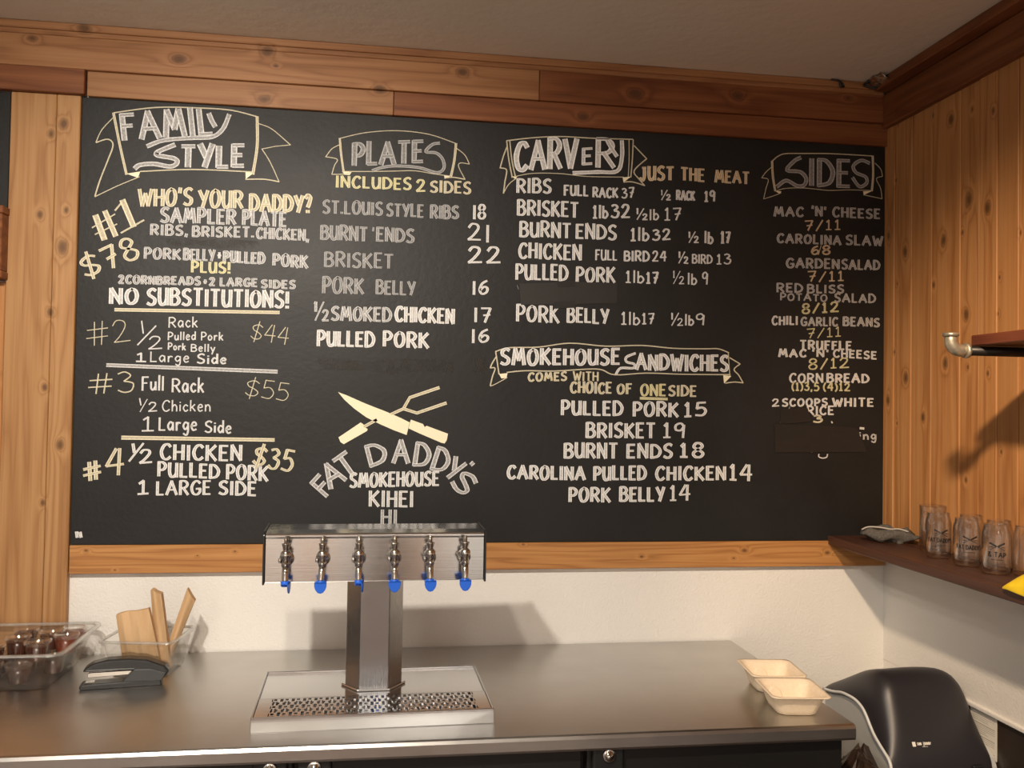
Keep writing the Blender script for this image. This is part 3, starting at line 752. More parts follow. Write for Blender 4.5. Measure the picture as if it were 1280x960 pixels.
('sides','T','G',4,'POTATO',2021,731,2174,731,22,0),
('sides','T','G',5,'SALAD',2197,730,2334,733,27,0),
('sides','T','Y',5,'8/12',2091,692,2213,701,30,0),
('sides','T','W',5,'CHILI',1995,654,2079,657,26,0),
('sides','T','G',5,'GARLIC',2088,654,2210,657,26,0),
('sides','T','G',6,'BEANS',2226,658,2348,659,27,0),
('sides','T','Y',3,'7/11',2108,617,2220,626,29,0),
('sides','T','W',6,'TRUFFLE',2086,582,2256,585,27,0),
('sides','T','W',6,'MAC',2017,557,2108,559,24,0),
('sides','T','W',5,"'N'",2126,561,2180,561,22,0),
('sides','T','W',5,'CHEESE',2195,561,2339,558,24,0),
('sides','T','Y',4,'8/12',2114,521,2248,530,31,0),
('sides','T','W',5,'CORN',2053,480,2163,482,27,0),
('sides','T','W',6,'BREAD',2174,483,2314,484,27,0),
('sides','T','Y',4,'(1)3,5',2061,456,2150,457,24,0),
('sides','T','Y',4,'(4)12',2163,457,2252,458,24,0),
('sides','T','W',4,'2',1998,406,2022,408,23,0),
('sides','T','W',5,'SCOOPS',2030,407,2178,411,23,0),
('sides','T','W',6,'WHITE',2193,410,2330,411,26,0),
('sides','T','W',5,'RICE',2111,383,2199,384,26,0),
('sides','T','C',5,'3',2131,360,2162,361,22,0),
('sides','T','G',4,'ing',2282,310,2340,309,25,0),
('sides','K','W',3,1,((2151,263),(2151,255),(2163,251),(2176,254),(2179,263))),
('sides','K','P',7,1,((2110,278),(2123,282),(2132,277))),
('sides','K','P',4,1,((2126,277),(2129,269))),
('sides','K','W',6,0,((2285,344),(2298,343))),
('sides','K','W',4,0,((2191,363),(2194,359))),
('sides','K','D',2,0,((2026,358),(2056,406))),
('patch','F','patch',((1217,752),(1389,763),(1510,763),(1509,704),(1222,690))),
('patch','F','patch',((1326,762),(1382,766),(1385,748),(1329,744))),
('patch','F','patch',((1320,703),(1383,708),(1383,687),(1323,682))),
('patch','F','patch',((2006,353),(2206,349),(2269,344),(2277,335),(2304,282),(2304,271),(2008,268))),
('patch','F','patch',((2026,399),(2112,403),(2125,362),(2026,353))),
('patch','F','patch',((2008,282),(2176,278),(2303,280),(2304,271),(2008,267))),
('smudge','F','smudge',((217,839),(276,845),(318,838),(350,845),(404,846),(472,845),(480,834),(459,820),(421,823),(372,818),(319,827),(244,821))),
('smudge','F','smudge',((640,522),(730,519),(789,513),(858,525),(958,524),(1031,524),(1029,488),(928,489),(859,479),(770,488),(658,488))),
('smudge','F','smudge',((1079,530),(1124,536),(1132,511),(1120,485),(1084,492))),
]
XR, ZT = 2.3725, 0.937
# ------------------------------------------------------------------ the room
def sbox(name, a, b, mat, parent=None, bevel=0.0, plank=0.3):
    o = MB().box(a, b, plank).build(name, mat, parent, bevel)
    if parent is None: o['kind'] = 'structure'
    return o
sbox('floor', (-3.0, -6.0, -0.06), (XR + 0.1, 0.10, 0.0), M['floor'])
sbox('ceiling', (-3.0, -6.1, 2.643), (XR + 0.1, 0.10, 2.72), M['ceiling'])
sbox('wall_back', (-3.0, 0.012, 0.0), (XR + 0.1, 0.10, 2.643), M['white_wall'])
sbox('wall_right', (XR + 0.002, -3.6, 0.868), (XR + 0.1, 0.012, 2.643), M['white_wall'])
sbox('wall_right', (XR + 0.002, -0.209, 0.0), (XR + 0.1, 0.012, 0.867), M['white_wall'])
sbox('trim_1', (XR + 0.006, -3.6, 0.0), (XR + 0.1, -0.21, 0.866), M['dark_panel'])
sbox('trim_2', (XR - 0.006, -3.6, 0.862), (XR + 0.02, -0.205, 0.874), M['white_wall'], bevel=0.003)
# unseen rear wall, put in so the steel has something to reflect
sbox('wall_rear', (-3.0, -6.1, 0.0), (XR + 0.1, -6.0, 2.643), M['white_wall'])
for k_, x_ in enumerate((-2.2, -0.07, 0.46, 1.36)): sbox('trim_%d' % (15 + k_), (x_, -5.995, 0.0), (x_ + 0.16, -5.94, 2.643), M['cedar_z'])  # posts added as orange streaks for the tap box to mirror
d1 = MB().box((0.92, -6.0, 0.0), (1.34, -5.96, 2.1)).build('reflected_door', M['black_metal'], None, 0.004); d1['kind'] = 'structure'  # added dark door, out of view, gives the tap box a dark reflection
for z0_, z1_ in ((0.15, 0.95), (1.10, 1.95)): MB().box((0.98, -5.96, z0_), (1.28, -5.95, z1_)).build('reflected_door_panel', M['dark_panel'], d1, 0.004)
# upright cedar planks on the right wall
pan = MB(); ys = [0.008, -0.053, -0.140, -0.236, -0.364, -0.442, -0.513, -0.590]
while ys[-1] > -3.4: ys.append(ys[-1] - random.choice((0.085, 0.10, 0.125)))
for i in range(len(ys) - 1):
    d = random.uniform(0, 0.0035)
    pan.box((XR - 0.006 - d, ys[i + 1] + 0.0012, 1.20), (XR + 0.004, ys[i] - 0.0012, 2.515), random.random())
o = pan.build('trim_3', M['cedar_z'], None, 0.0018, 1); struct(o, 'upright knotty cedar planks on the right wall')
# boards along the top of the back wall
def back_boards(name, segs, z0, z1, y0, mats):
    for k, ((x0, x1), mt) in enumerate(zip(segs, mats)):
        o = MB().box((x0, y0, z0), (x1, 0.012, z1), random.random()).build(name if isinstance(name, str) else name[k], mt, None, 0.0015, 1); o['kind'] = 'structure'
back_boards(['trim_4', 'trim_5'], [(-1.2, 1.262), (1.2635, XR - 0.028)], 2.523, 2.611, -0.022, [M['cedar_x'], M['cedar_red']])
back_boards(['trim_6', 'trim_7', 'trim_8'], [(-1.2, 0.012), (0.015, 0.842), (0.8435, XR)], 2.455, 2.5225, -0.012, [M['cedar_red'], M['cedar_x'], M['cedar_red']])
bpy.data.objects['trim_6'].location.y = -0.014
c = MB()
c.box((-1.2, -0.034, 2.622), (XR - 0.03, 0.012, 2.6425), 0.2); c.box((-1.2, -0.027, 2.609), (XR - 0.03, 0.012, 2.6235), 0.5)
struct(c.build('trim_9', M['cedar_x'], None, 0.002, 1))
c = MB()
c.box((2.345, -3.6, 2.508), (XR + 0.004, 0.010, 2.612), 0.35); struct(c.build('trim_10', M['cedar_ry'], None, 0.003, 1))
c = MB(); c.box((2.304, -3.6, 2.6135), (XR + 0.004, -0.036, 2.6425), 0.7); struct(c.build('trim_11', M['cedar_ry'], None, 0.003, 1))
# golden rail under the board, golden post at its left
o = MB().box((0.002, -0.008, 1.158), (XR - 0.004, 0.012, 1.2345), 0.4).build('trim_12', M['rail'], None, 0.0015, 1); struct(o, 'golden pine rail under the chalkboard')
o = MB()
o.box((-0.1775, -0.010, 0.0), (-0.062, 0.012, 2.4545), 0.61); o.box((-0.0612, -0.010, 0.0), (-0.001, 0.012, 2.4545), 0.37)
struct(o.build('trim_13', M['pine_z'], None, 0.002, 1), 'upright golden wooden post left of the chalkboard')
# what shows at the far left edge, beyond the post
t = MB().box((-0.80, 0.000, 2.142), (-0.182, 0.012, 2.4545)).build('small_chalkboard', M['board'], None, 0.001, 1)
tag(t, 'narrow strip of another black board at the left edge beyond the golden post', 'board')
t = empty('wall_crate', (-0.30, 0.0, 1.945), 'wooden box shelf on the wall at the left edge beside the golden post', 'shelf')
for nm, a, b in (('top_board', (-0.3, -0.055, 0.172), (0.128, 0.011, 0.192)), ('bottom_board', (-0.3, -0.055, 0.0), (0.128, 0.011, 0.020)), ('side_board', (0.110, -0.052, 0.020), (0.126, 0.011, 0.172)), ('back_board', (-0.3, 0.0, 0.020), (0.110, 0.011, 0.172))):
    MB().box(a, b, random.random()).build(nm, M['cedar_red'], t, 0.002, 1)
o = MB().box((-0.80, -0.004, 0.0), (-0.180, 0.012, 1.94), 0.8).build('trim_14', M['cedar_z'], None, 0.002, 1); struct(o)

# ------------------------------------------------------------------ the menu chalkboard
BZ = 1.235
bd = empty('menu_chalkboard', (0.0, 0.0, BZ), 'big black wall chalkboard covered in a hand-lettered food menu', 'chalkboard')
MB().box((0.0005, 0.0, 0.0), (2.3632, 0.0118, 1.2195)).build('board_panel', M['board'], bd, 0.001, 1)
INKM = [M['W'], M['G'], M['D'], M['C'], M['Y'], M['P']]; IDX = {k: i for i, k in enumerate('WGDCYP')}
HEAD = {'family': 'FAMIL', 'plates': 'PLATE', 'carvery': 'CARV', 'sandwiches': 'SMOKEHOUSE', 'sides': 'IDE'}
lines = []; patches = []; smudges = []; cur = None; last = None
for r in WRITING:
    if r[0] == 'patch': patches.append(r[3]); continue
    if r[0] == 'smudge': smudges.append(r[3]); continue
    sec = r[0]
    if r[1] == 'K' and r[4] == 0 and abs(r[5][0][0] - r[5][-1][0]) > 180 and sec.startswith('family') and r[3] > 3.5: kind, new = 'ruled_line', True
    elif sec in HEAD and (cur is None or cur[0] != sec): kind, new = 'heading_banner', True
    elif sec == 'emblem' and r[1] != 'T': kind, new = 'knife_emblem', (cur is None or cur[0] != 'emblem')
    elif r[1] == 'T' and cur is not None and cur[1] == 'heading_banner' and cur[3] < (2 if sec == 'family' else (4 if sec == 'carvery' else (2 if sec == 'sandwiches' else 1))): kind, new = 'heading_banner', False
    elif r[1] == 'T': kind = 'menu_line'; new = cur is None or cur[0] != sec or cur[1] != 'menu_line' or abs(r[6] - last) > 22
    else: kind = 'menu_line' if (cur is None or cur[0] != sec or cur[1] == 'ruled_line') else cur[1]; new = cur is None or cur[0] != sec or cur[1] == 'ruled_line'
    if sec == 'emblem' and r[1] == 'T' and len(r[4]) == 1: new = cur[1] != 'menu_line'
    if new: cur = [sec, kind, Ink(), 0]; lines.append(cur)
    k = cur[2]
    if r[1] == 'T':
        cur[3] += 1; last = r[8] if abs(r[8] - r[6]) < 40 else r[6]
        k.text(r[4], r[5], r[6], r[7], r[8], r[9], r[3], IDX[r[2]], r[10], 0.62 if r[3] > 5 else (0.75 if r[3] > 3 else 0.95))
    elif r[1] == 'K':
        k.stroke(smooth(list(r[5])) if r[4] else list(r[5]), r[3] * 1.1, IDX[r[2]], 0.9)
        if last is None or kind == 'menu_line': last = r[5][0][1]
    else: k.fill(r[3], IDX[r[2]])
for sec, kind, k, n in lines:
    o = k.build(kind, INKM, bd, lambda p: (p[0] / 1000, -p[2] / 1000, p[1] / 1000))
for i, P in enumerate(patches):
    o = MB().prism(P, lambda p: (p[0] / 1000, -0.0018 - 0.0003 * i, p[1] / 1000), lambda p: (p[0] / 1000, 0.0, p[1] / 1000)).build('tape_patch', M['patch_grey'] if i in (0, ) else M['patch'], bd)
    lab(o, 'dark tape strip covering an old menu line')
for P in smudges:
    k = Ink(); k.fill(P, 0); lab(k.build('wiped_smudge', [M['smudge']], bd, lambda p: (p[0] / 1000, -0.0003, p[1] / 1000)), 'brownish wiped-off chalk ghost')

# ------------------------------------------------------------------ steel-topped keg cooler counter
ct = empty('bar_counter', (0.5, -0.36, 0.0), 'long steel-topped black bar counter under the chalkboard', 'counter')
X0, X1 = -1.4, 1.876
def cb(nm, a, b, mat, bevel=0.0, par=None, seg=2):
    return MB().box((a[0] - 0.5, a[1] + 0.36, a[2]), (b[0] - 0.5, b[1] + 0.36, b[2])).build(nm, mat, par or ct, bevel, seg)
prof = [(-0.711, ZT - 0.033), (-0.713, ZT - 0.028), (-0.713, ZT - 0.008), (-0.709, ZT - 0.002), (-0.703, ZT), (0.006, ZT), (0.006, ZT - 0.012), (-0.695, ZT - 0.012), (-0.695, ZT - 0.033)]
wt = MB().prism(prof, lambda p: (X0 - 0.5, p[0] + 0.36, p[1]), lambda p: (X1 - 0.5, p[0] + 0.36, p[1]), smooth=False)
wt.box((X1 - 0.5 - 0.002, -0.709 + 0.36, ZT - 0.033), (X1 - 0.5, 0.006 + 0.36, ZT - 0.001))
lab(wt.build('worktop', M['steel_top'], ct), 'brushed steel worktop')
cb('cabinet', (X0, -0.665, 0.10), (X1 - 0.016, 0.004, ZT - 0.013), M['black_metal'], 0.003)
cb('plinth', (X0, -0.61, 0.0), (X1 - 0.03, 0.0, 0.10), M['black_metal'])
dx = [(-1.39, -0.565), (-0.555, 0.040), (0.050, 0.660), (0.668, 1.262), (1.272, 1.856)]
for i, (a, b) in enumerate(dx):
    d = cb('door', (a, -0.690, 0.125), (b, -0.6655, 0.902), M['black_metal'], 0.004)
    lx = {1: None, 2: b - 0.045, 3: a + 0.035, 4: a + 0.045}.get(i)
    if lx:
        l = cb('door_lock', (lx - 0.035, -0.703, 0.845), (lx + 0.035, -0.690, 0.913), M['black_plastic'], 0.006, d, 3)
        MB().lathe([(0.013, 0.0), (0.0145, 0.004), (0.0125, 0.006), (0.009, 0.0045), (0.009, 0.0075), (0.0, 0.008)], (lx - 0.5, -0.703 + 0.36, 0.890), 24, Matrix.Rotation(PI / 2, 3, 'X')).build('lock_cylinder', M['chrome'], d)

# ------------------------------------------------------------------ drip tray
RZ = math.radians(1.2); TX, TY = 0.8185, -0.410
dt = empty('drip_tray', (TX, TY, ZT), 'perforated steel drip tray on the counter at the foot of the beer tower', 'drip tray', rz=RZ)
W2, Y0, Y1, H = 0.2575, -0.217, 0.112, 0.033
t = MB()
t.box((-W2, Y0, 0.0), (W2, Y0 + 0.004, H)); t.box((-W2, Y1 - 0.004, 0.0), (W2, Y1, H)); t.box((-W2, Y0 + 0.004, 0.0), (-W2 + 0.004, Y1 - 0.004, H)); t.box((W2 - 0.004, Y0 + 0.004, 0.0), (W2, Y1 - 0.004, H))
t.box((-W2 + 0.004, Y0 + 0.004, 0.001), (W2 - 0.004, Y1 - 0.004, 0.004))
t.box((-W2 + 0.004, -0.083, 0.022), (W2 - 0.004, Y1 - 0.004, 0.0275)); t.box((-W2 + 0.004, -0.087, 0.004), (W2 - 0.004, -0.083, 0.0275))
lab(t.build('pan', M['steel'], dt, 0.0012, 1), 'polished steel pan with a raised lip')
g = MB(); gx0, gx1, gy0, gy1 = -0.222, 0.222, -0.207, -0.090; zt = 0.030
rows, cols = 5, 36; cw = (gx1 - gx0) / cols; rh = (gy1 - gy0) / rows
for j in range(rows + 1):
    g.box((gx0, gy0 + j * rh - 0.0028, zt - 0.002), (gx1, gy0 + j * rh + 0.0028, zt))
for j in range(rows):
    for i in range(cols + 1):
        x = gx0 + i * cw + (cw * 0.5 if j % 2 else 0.0)
        if x > gx1 + 0.001: continue
        wv = 0.0034 if i % 2 else 0.0022
        g.box((x - wv, gy0 + j * rh + 0.0028, zt - 0.002), (x + wv, gy0 + (j + 1) * rh - 0.0028, zt))
    for i in range(j % 2, cols, 2):
        x = gx0 + (i + 0.5) * cw; g.box((x - 0.005, gy0 + j * rh - 0.0030, zt), (x + 0.005, gy0 + j * rh + 0.0030, zt + 0.0022))
g.box((-W2 + 0.005, gy0, zt - 0.004), (gx0, gy1, zt)); g.box((gx1, gy0, zt - 0.004), (W2 - 0.005, gy1, zt))
g.box((-W2 + 0.005, gy0 - 0.006, zt - 0.006), (W2 - 0.005, gy0 - 0.002, zt)); g.box((-W2 + 0.005, gy1 + 0.001, zt - 0.006), (W2 - 0.005, gy1 + 0.003, zt))
lab(g.build('grate', M['steel'], dt), 'slotted steel grate')
MB().lathe([(0.012, 0.004), (0.012, 0.018), (0.009, 0.020), (0.0, 0.020)], (0.007, -0.148, 0.0), 16).build('blue_disc', M['blue_plastic'], dt)  # small blue disc seen through the grate slots
lab(bpy.data.objects['blue_disc'], 'blue disc under the grate')

# ------------------------------------------------------------------ beer tower
bt = empty('beer_tower', (TX, TY, ZT + 0.0276), 'steel six-tap draught beer tower standing on the counter', 'beer tower', rz=RZ)
zz = lambda z: z - 0.0276
hexr = 0.0665
col = MB(); pts = [(hexr * math.cos(PI / 6 * 0 + PI / 3 * k), 0.82 * hexr * math.sin(PI / 3 * k)) for k in range(6)]
col.prism(pts, lambda p: (p[0], p[1], 0.004), lambda p: (p[0], p[1], zz(0.2835)))
lab(col.build('column', M['steel_z'], bt, 0.002, 2), 'six-sided brushed steel column')
fl = MB(); f1 = [(p[0] * 1.14, p[1] * 1.16) for p in pts]
fl.prism(f1, lambda p: (p[0], p[1], 0.0), lambda p: (p[0], p[1], 0.0055)); fl.build('base_flange', M['steel'], bt, 0.002, 2)
hp = [(-0.065, 0.283), (-0.065, 0.384), (-0.0685, 0.3855), (-0.0685, 0.391), (-0.064, 0.3945), (-0.030, 0.3985), (0.045, 0.401), (0.060, 0.398), (0.065, 0.390), (0.065, 0.283)]
HX = 0.2505
hd = MB().prism(hp, lambda p: (-HX, p[0], zz(p[1])), lambda p: (HX, p[0], zz(p[1])))
lab(hd.build('head', M['steel'], bt, 0.0016, 2), 'wide polished steel tap box')
ep = [(-0.070, 0.279), (-0.070, 0.3915), (-0.060, 0.400), (0.055, 0.404), (0.068, 0.396), (0.068, 0.279)]
for sx in (-1, 1):
    e = MB().prism(ep, lambda p: (sx * (HX + 0.0001), p[0], zz(p[1])), lambda p: (sx * (HX + 0.0045), p[0], zz(p[1])))
    e.build('end_cap', M['black_plastic'], bt, 0.001, 1)
RX = Matrix.Rotation(PI / 2, 3, 'X')
for i in range(6):
    x = (i - 2.5) * 0.0807; tilt = (0.0, -0.07, 0.0, 0.0, 0.0, 0.0)[i]; S = zz(0.338); yb = -0.098
    f = MB()
    f.lathe([(0.0165, 0.0), (0.0165, 0.003), (0.0145, 0.006), (0.0115, 0.008), (0.0115, 0.018), (0.0095, 0.019), (0.0095, 0.033)], (x, -0.0652, S), 20, RX)
    f.lathe([(0.006, -0.018), (0.0090, -0.012), (0.0098, -0.004), (0.0092, 0.005), (0.0112, 0.008), (0.0118, 0.012), (0.0118, 0.018), (0.0095, 0.021), (0.0075, 0.024)], (x, yb, S), 18)
    f.lathe([(0.0052, 0.0), (0.0058, 0.003), (0.0045, 0.006), (0.0, 0.0065)], (x, yb - 0.009, S - 0.005), 14, RX)
    f.lathe([(0.0062, 0.0), (0.0062, 0.004), (0.004, 0.006), (0.0, 0.006)], (x - 0.010, yb, S + 0.001), 12, Matrix.Rotation(-PI / 2, 3, 'Y'))
    fo = f.build('faucet', M['chrome'], bt)
    sp = MB().tube([(x, yb, S - 0.010), (x + tilt * 0.018, yb - 0.004, S - 0.026), (x + tilt * 0.036, yb - 0.008, S - 0.040), (x + tilt * 0.042, yb - 0.010, S - 0.050)], [0.0075, 0.0078, 0.0072, 0.0066], 14)
    sp.build('spout', M['chrome'], fo)
    st = MB().lathe([(0.0062, 0.022), (0.0065, 0.026), (0.0092, 0.037), (0.0098, 0.039), (0.0045, 0.0395), (0.0042, 0.053), (0.0038, 0.054)], (x, yb, S), 16)
    st.build('lever_stem', M['chrome'], fo)
    # blue stopper: cup round the spout with a shield-shaped pull tab
    a = PI / 2 * 0.92 if i in (0, 2) else (0.12, 0, 0, 0.0, 0.05, -0.06)[i]
    RM = Matrix.Rotation(a, 3, 'Z'); cx, cy, cz = x + tilt * 0.042, yb - 0.010, S - 0.047
    cp = MB(); cp.lathe([(0.0092, 0.004), (0.0092, -0.006), (0.0078, -0.008), (0.0, -0.008)], (cx, cy, cz), 18)
    sh = [(-0.0135, 0.001), (0.0135, 0.001), (0.0135, -0.008), (0.011, -0.015), (0.006, -0.0215), (0.0, -0.0235), (-0.006, -0.0215), (-0.011, -0.015), (-0.0135, -0.008)]
    fa = lambda p, dy: tuple(RM @ Vector((p[0], dy, p[1])) + Vector((cx, cy, cz)))
    cp.prism(sh, lambda p: fa(p, -0.0105), lambda p: fa(p, -0.0075))
    cp.prism([(-0.0135, 0.001), (0.0135, 0.001), (0.0135, -0.002), (-0.0135, -0.002)], lambda p: fa(p, -0.0105), lambda p: fa(p, 0.006))
    cp.lathe([(0.0022, 0.0), (0.0022, 0.0014), (0.0, 0.0014)], fa((0, -0.018), -0.0095), 8, RM @ RX)
    cp.build('spout_cap', M['blue_plastic'], fo, 0.0008, 1)
for i, o in enumerate([c for c in bt.children if c.name.startswith('faucet')]): pass

# ------------------------------------------------------------------ tub of sauce cups
def tub_mesh(x0, x1, y0, y1, bx0, bx1, by0, by1, h, r=0.03, th=0.0025, lip=0.008):
    """open clear tub, origin at the base centre; returns (body MB, rim MB)"""
    def ring(f, z, inset):
        P = rrect(x0 + (bx0 - x0) * f + inset, y0 + (by0 - y0) * f + inset, x1 + (bx1 - x1) * f - inset, y1 + (by1 - y1) * f - inset, r, 5); return [(p[0], p[1], z) for p in P]
    b = MB()
    b.loft([ring(1.12, 0.0, 0.004), ring(1.0, 0.006, 0.0), ring(0.12, h * 0.86, 0.0), ring(0.10, h * 0.88, -0.004), ring(0.0, h - 0.002, -0.004)], True, (True, False))
    rm = MB(); rm.loft([ring(0, h - 0.007, -0.004), ring(0, h - 0.005, -lip - 0.004), ring(0, h, -lip - 0.003), ring(0, h, 0.0), ring(0, h - 0.007, -0.004)], True, (False, False))
    return b, rm
tb = empty('food_tub', (-0.065, -0.19, ZT), 'clear plastic tub packed with lidded sauce cups at the left end of the counter', 'tub')
b, rm = tub_mesh(-0.165, 0.155, -0.152, 0.152, -0.14, 0.122, -0.112, 0.122, 0.098, 0.032)
b.build('tub_body', M['tub'], tb); rm.build('rim', M['tub_rim'], tb)
def sauce_cup(loc, label, red=False, group=None, rz=0.0):
    t = empty('sauce_cup', loc, label, 'sauce cup', group, rz)
    MB().lathe([(0.0, 0.0005), (0.0205, 0.0005), (0.022, 0.003), (0.0285, 0.042), (0.030, 0.0435)], n=28, caps=(False, False)).build('cup', M['cup'], t)
    MB().lathe([(0.0, 0.0015), (0.0208, 0.0015), (0.0222, 0.004), (0.0272, 0.035), (0.024, 0.0355), (0.0, 0.0355)], n=24, caps=(False, False)).build('sauce', M['sauce_red' if red else 'sauce'], t)
    MB().lathe([(0.0312, 0.0405), (0.0318, 0.0445), (0.0300, 0.0475), (0.0272, 0.0470), (0.0262, 0.0445), (0.0, 0.0445)], n=28, caps=(False, False)).build('lid', M['cup'], t)
    return t
G = 'lidded sauce cups in the clear tub'
LOW = 'lidded sauce cup in the bottom layer of the clear tub at the left'
for x, y in ((-0.160, -0.255), (-0.094, -0.250), (-0.028, -0.252), (0.024, -0.170), (-0.044, -0.160), (-0.112, -0.165), (0.030, -0.104), (-0.036, -0.096), (-0.104, -0.100)):
    sauce_cup((x, y, ZT + 0.0062), LOW, False, G)
TOPS = [(-0.086, -0.262, 0, 'dark sauce cup at the left photo edge, top layer, nearest the tub front'), (-0.058, -0.180, 0, 'dark sauce cup in the top layer of the tub, left of the middle, standing tallest'), (0.006, -0.232, 0, 'sauce cup at the front of the top layer, nearest the tub front right'),
        (0.004, -0.128, 0, 'sauce cup with a pale lid behind the front cup, middle of the top layer'), (0.052, -0.168, 1, 'reddish sauce cup near the right wall of the tub'), (0.048, -0.096, 1, 'sauce cup in the back right corner of the tub'), (-0.068, -0.098, 0, 'sauce cup at the back of the tub, left of the corner cup')]
for x, y, r, l in TOPS: sauce_cup((x, y, ZT + 0.0545), l, bool(r), G)

# ------------------------------------------------------------------ small clear box with folded kraft bags
bx = empty('paper_box', (0.247, -0.157, ZT), 'small clear plastic box holding folded kraft paper bags behind the stapler', 'box', rz=math.radians(-8.5))
b, rm = tub_mesh(-0.086, 0.086, -0.080, 0.080, -0.072, 0.072, -0.066, 0.066, 0.096, 0.016, lip=0.004)
b.build('box_body', M['tub'], bx); rm.build('rim', M['tub_rim'], bx)
def bag(name, quad, y0, y1, label, folds=5):
    """quad: bottom-left, bottom-right, top-right, top-left in x,z; a folded paper wad between y0 (front) and y1 (back)"""
    bl, br, tr, tl = [Vector(q) for q in quad]; m = MB(); nx, nz = 10, 8; rings = []
    cx = (bl.x + br.x) / 2
    for k in range(nz + 1):
        v = k / nz; a = bl.lerp(tl, v); c = br.lerp(tr, v); row = []
        for j in range(nx + 1):
            u = j / nx; p = a.lerp(c, u); row.append((p.x, y0 + 0.0022 * math.sin(u * PI * folds + v * 2) - 0.006 * math.sin(u * PI) + 0.02 * (1 - v) * 0, p.y + (0.004 * math.sin(u * 5.0) if k == nz else 0)))
        for j in range(nx, -1, -1):
            u = j / nx; p = a.lerp(c, u); row.append((p.x, y1 + 0.001 * math.sin(u * PI * 3), p.y + (0.004 * math.sin(u * 5.0 + 0.6) if k == nz else 0)))
        rings.append(row)
    m.loft(rings, True, (True, True), smooth=False)
    return tag(m.build(name, M['kraft']), label, 'paper bag', 'kraft paper bags in the clear box')
bag('paper_bag', ((0.196, 0.945), (0.288, 0.945), (0.252, 1.106), (0.173, 1.085)), -0.186, -0.172, 'broad flat kraft paper bag leaning left in the clear box')
bag('paper_bag', ((0.268, 0.945), (0.304, 0.945), (0.276, 1.137), (0.250, 1.143)), -0.166, -0.142, 'tall narrow folded kraft bag in the middle of the clear box', 2)
bag('paper_bag', ((0.272, 0.945), (0.292, 0.945), (0.354, 1.112), (0.333, 1.139)), -0.135, -0.118, 'tall narrow folded kraft bag leaning right in the clear box', 2)

# ------------------------------------------------------------------ stapler
sp = empty('stapler', (0.222, -0.272, ZT), 'black desk stapler lying on the counter in front of the clear box', 'stapler', rz=math.radians(8))
def xz(poly, y0, y1): return MB().prism(poly, lambda p: (p[0], y0, p[1]), lambda p: (p[0], y1, p[1]))
lab(xz([(-0.098, 0.0), (-0.1, 0.008), (-0.094, 0.012), (-0.06, 0.013), (0.0, 0.014), (0.04, 0.018), (0.082, 0.018), (0.086, 0.0)], -0.020, 0.020).build('base', M['black_plastic'], sp, 0.003, 2), 'black base')
arm = xz([(-0.0936, 0.0415), (-0.088, 0.050), (-0.071, 0.0605), (-0.039, 0.0675), (0.010, 0.0675), (0.051, 0.0625), (0.0916, 0.0448), (0.102, 0.0326), (0.089, 0.017), (0.045, 0.019), (0.022, 0.0395), (-0.02, 0.041)], -0.019, 0.019)
arm.build('arm', M['black_plastic'], sp, 0.005, 3)
xz([(-0.004, 0.014), (0.022, 0.043), (0.060, 0.041), (0.095, 0.030), (0.086, 0.012)], -0.0215, 0.0215).build('side_cover', M['charcoal_plastic'], sp, 0.002, 2)
xz([(-0.083, 0.025), (-0.083, 0.035), (-0.075, 0.037), (0.02, 0.037), (0.02, 0.027)], -0.0075, 0.0075).build('magazine', M['chrome'], sp, 0.001, 1)
MB().box((-0.088, -0.010, 0.0125), (-0.068, 0.010, 0.0142)).build('anvil_plate', M['chrome'], sp, 0.0005, 1)

# ------------------------------------------------------------------ open moulded-pulp clamshell
cl = empty('takeout_clamshell', (1.792, -0.512, ZT), 'open beige pulp takeout box on the right end of the counter', 'takeout box', rz=math.radians(-7))
def pulp_half(cx, cy, w_, d_, h, th=0.0022):
    def ring(sx, sy, r, z): return [(cx + p[0], cy + p[1], z) for p in rrect(-sx / 2, -sy / 2, sx / 2, sy / 2, r, 6)]
    m = MB()
    m.loft([ring(w_ * .60, d_ * .60, .018, 0.0), ring(w_ * .66, d_ * .66, .022, 0.002), ring(w_ * .72, d_ * .72, .024, 0.012), ring(w_ * .83, d_ * .83, .024, h * .72), ring(w_ * .90, d_ * .90, .022, h * .95), ring(w_, d_, .016, h - 0.0015), ring(w_, d_, .016, h + 0.001),
            ring(w_ * .90, d_ * .90, .02, h + 0.0005), ring(w_ * .815, d_ * .815, .023, h * .72), ring(w_ * .70, d_ * .70, .022, 0.014), ring(w_ * .63, d_ * .63, .02, 0.0045), ring(w_ * .5, d_ * .5, .02, 0.0035)], True, (True, True))
    return m
def arch(m, cx, yy, zz0, rad, slope, push):
    A = [PI * k / 12 for k in range(13)]
    P = [(cx + rad * math.cos(a), yy + 1.25 * rad * math.sin(a) * slope, zz0 + 1.25 * rad * math.sin(a)) for a in A]
    Q = [(cx + 0.82 * rad * math.cos(a), yy + 1.02 * rad * math.sin(a) * slope + push, zz0 + 1.02 * rad * math.sin(a)) for a in A]
    m.loft([P, Q], False); n = len(m.v); m.face(list(range(n - 13, n)))
    return m
m = pulp_half(0.0, -0.082, 0.137, 0.152, 0.047); arch(m, -0.022, -0.082 + 0.0525, 0.010, 0.019, 0.44, -0.0045); m.box((-0.014, -0.1595, 0.0465), (0.020, -0.1575, 0.0495)); lab(m.build('tray', M['pulp'], cl, 0.0, 0), 'near half of the box with a closing tab')
m = pulp_half(0.002, 0.078, 0.137, 0.150, 0.047); arch(m, -0.008, 0.078 + 0.0515, 0.010, 0.019, 0.44, -0.0045); m.box((-0.058, -0.0055, 0.0455), (0.062, 0.0045, 0.0475)); m.build('lid', M['pulp'], cl)
for c_, nm in ((cl.children[0], 'a'), (cl.children[1], 'b')):
    pass

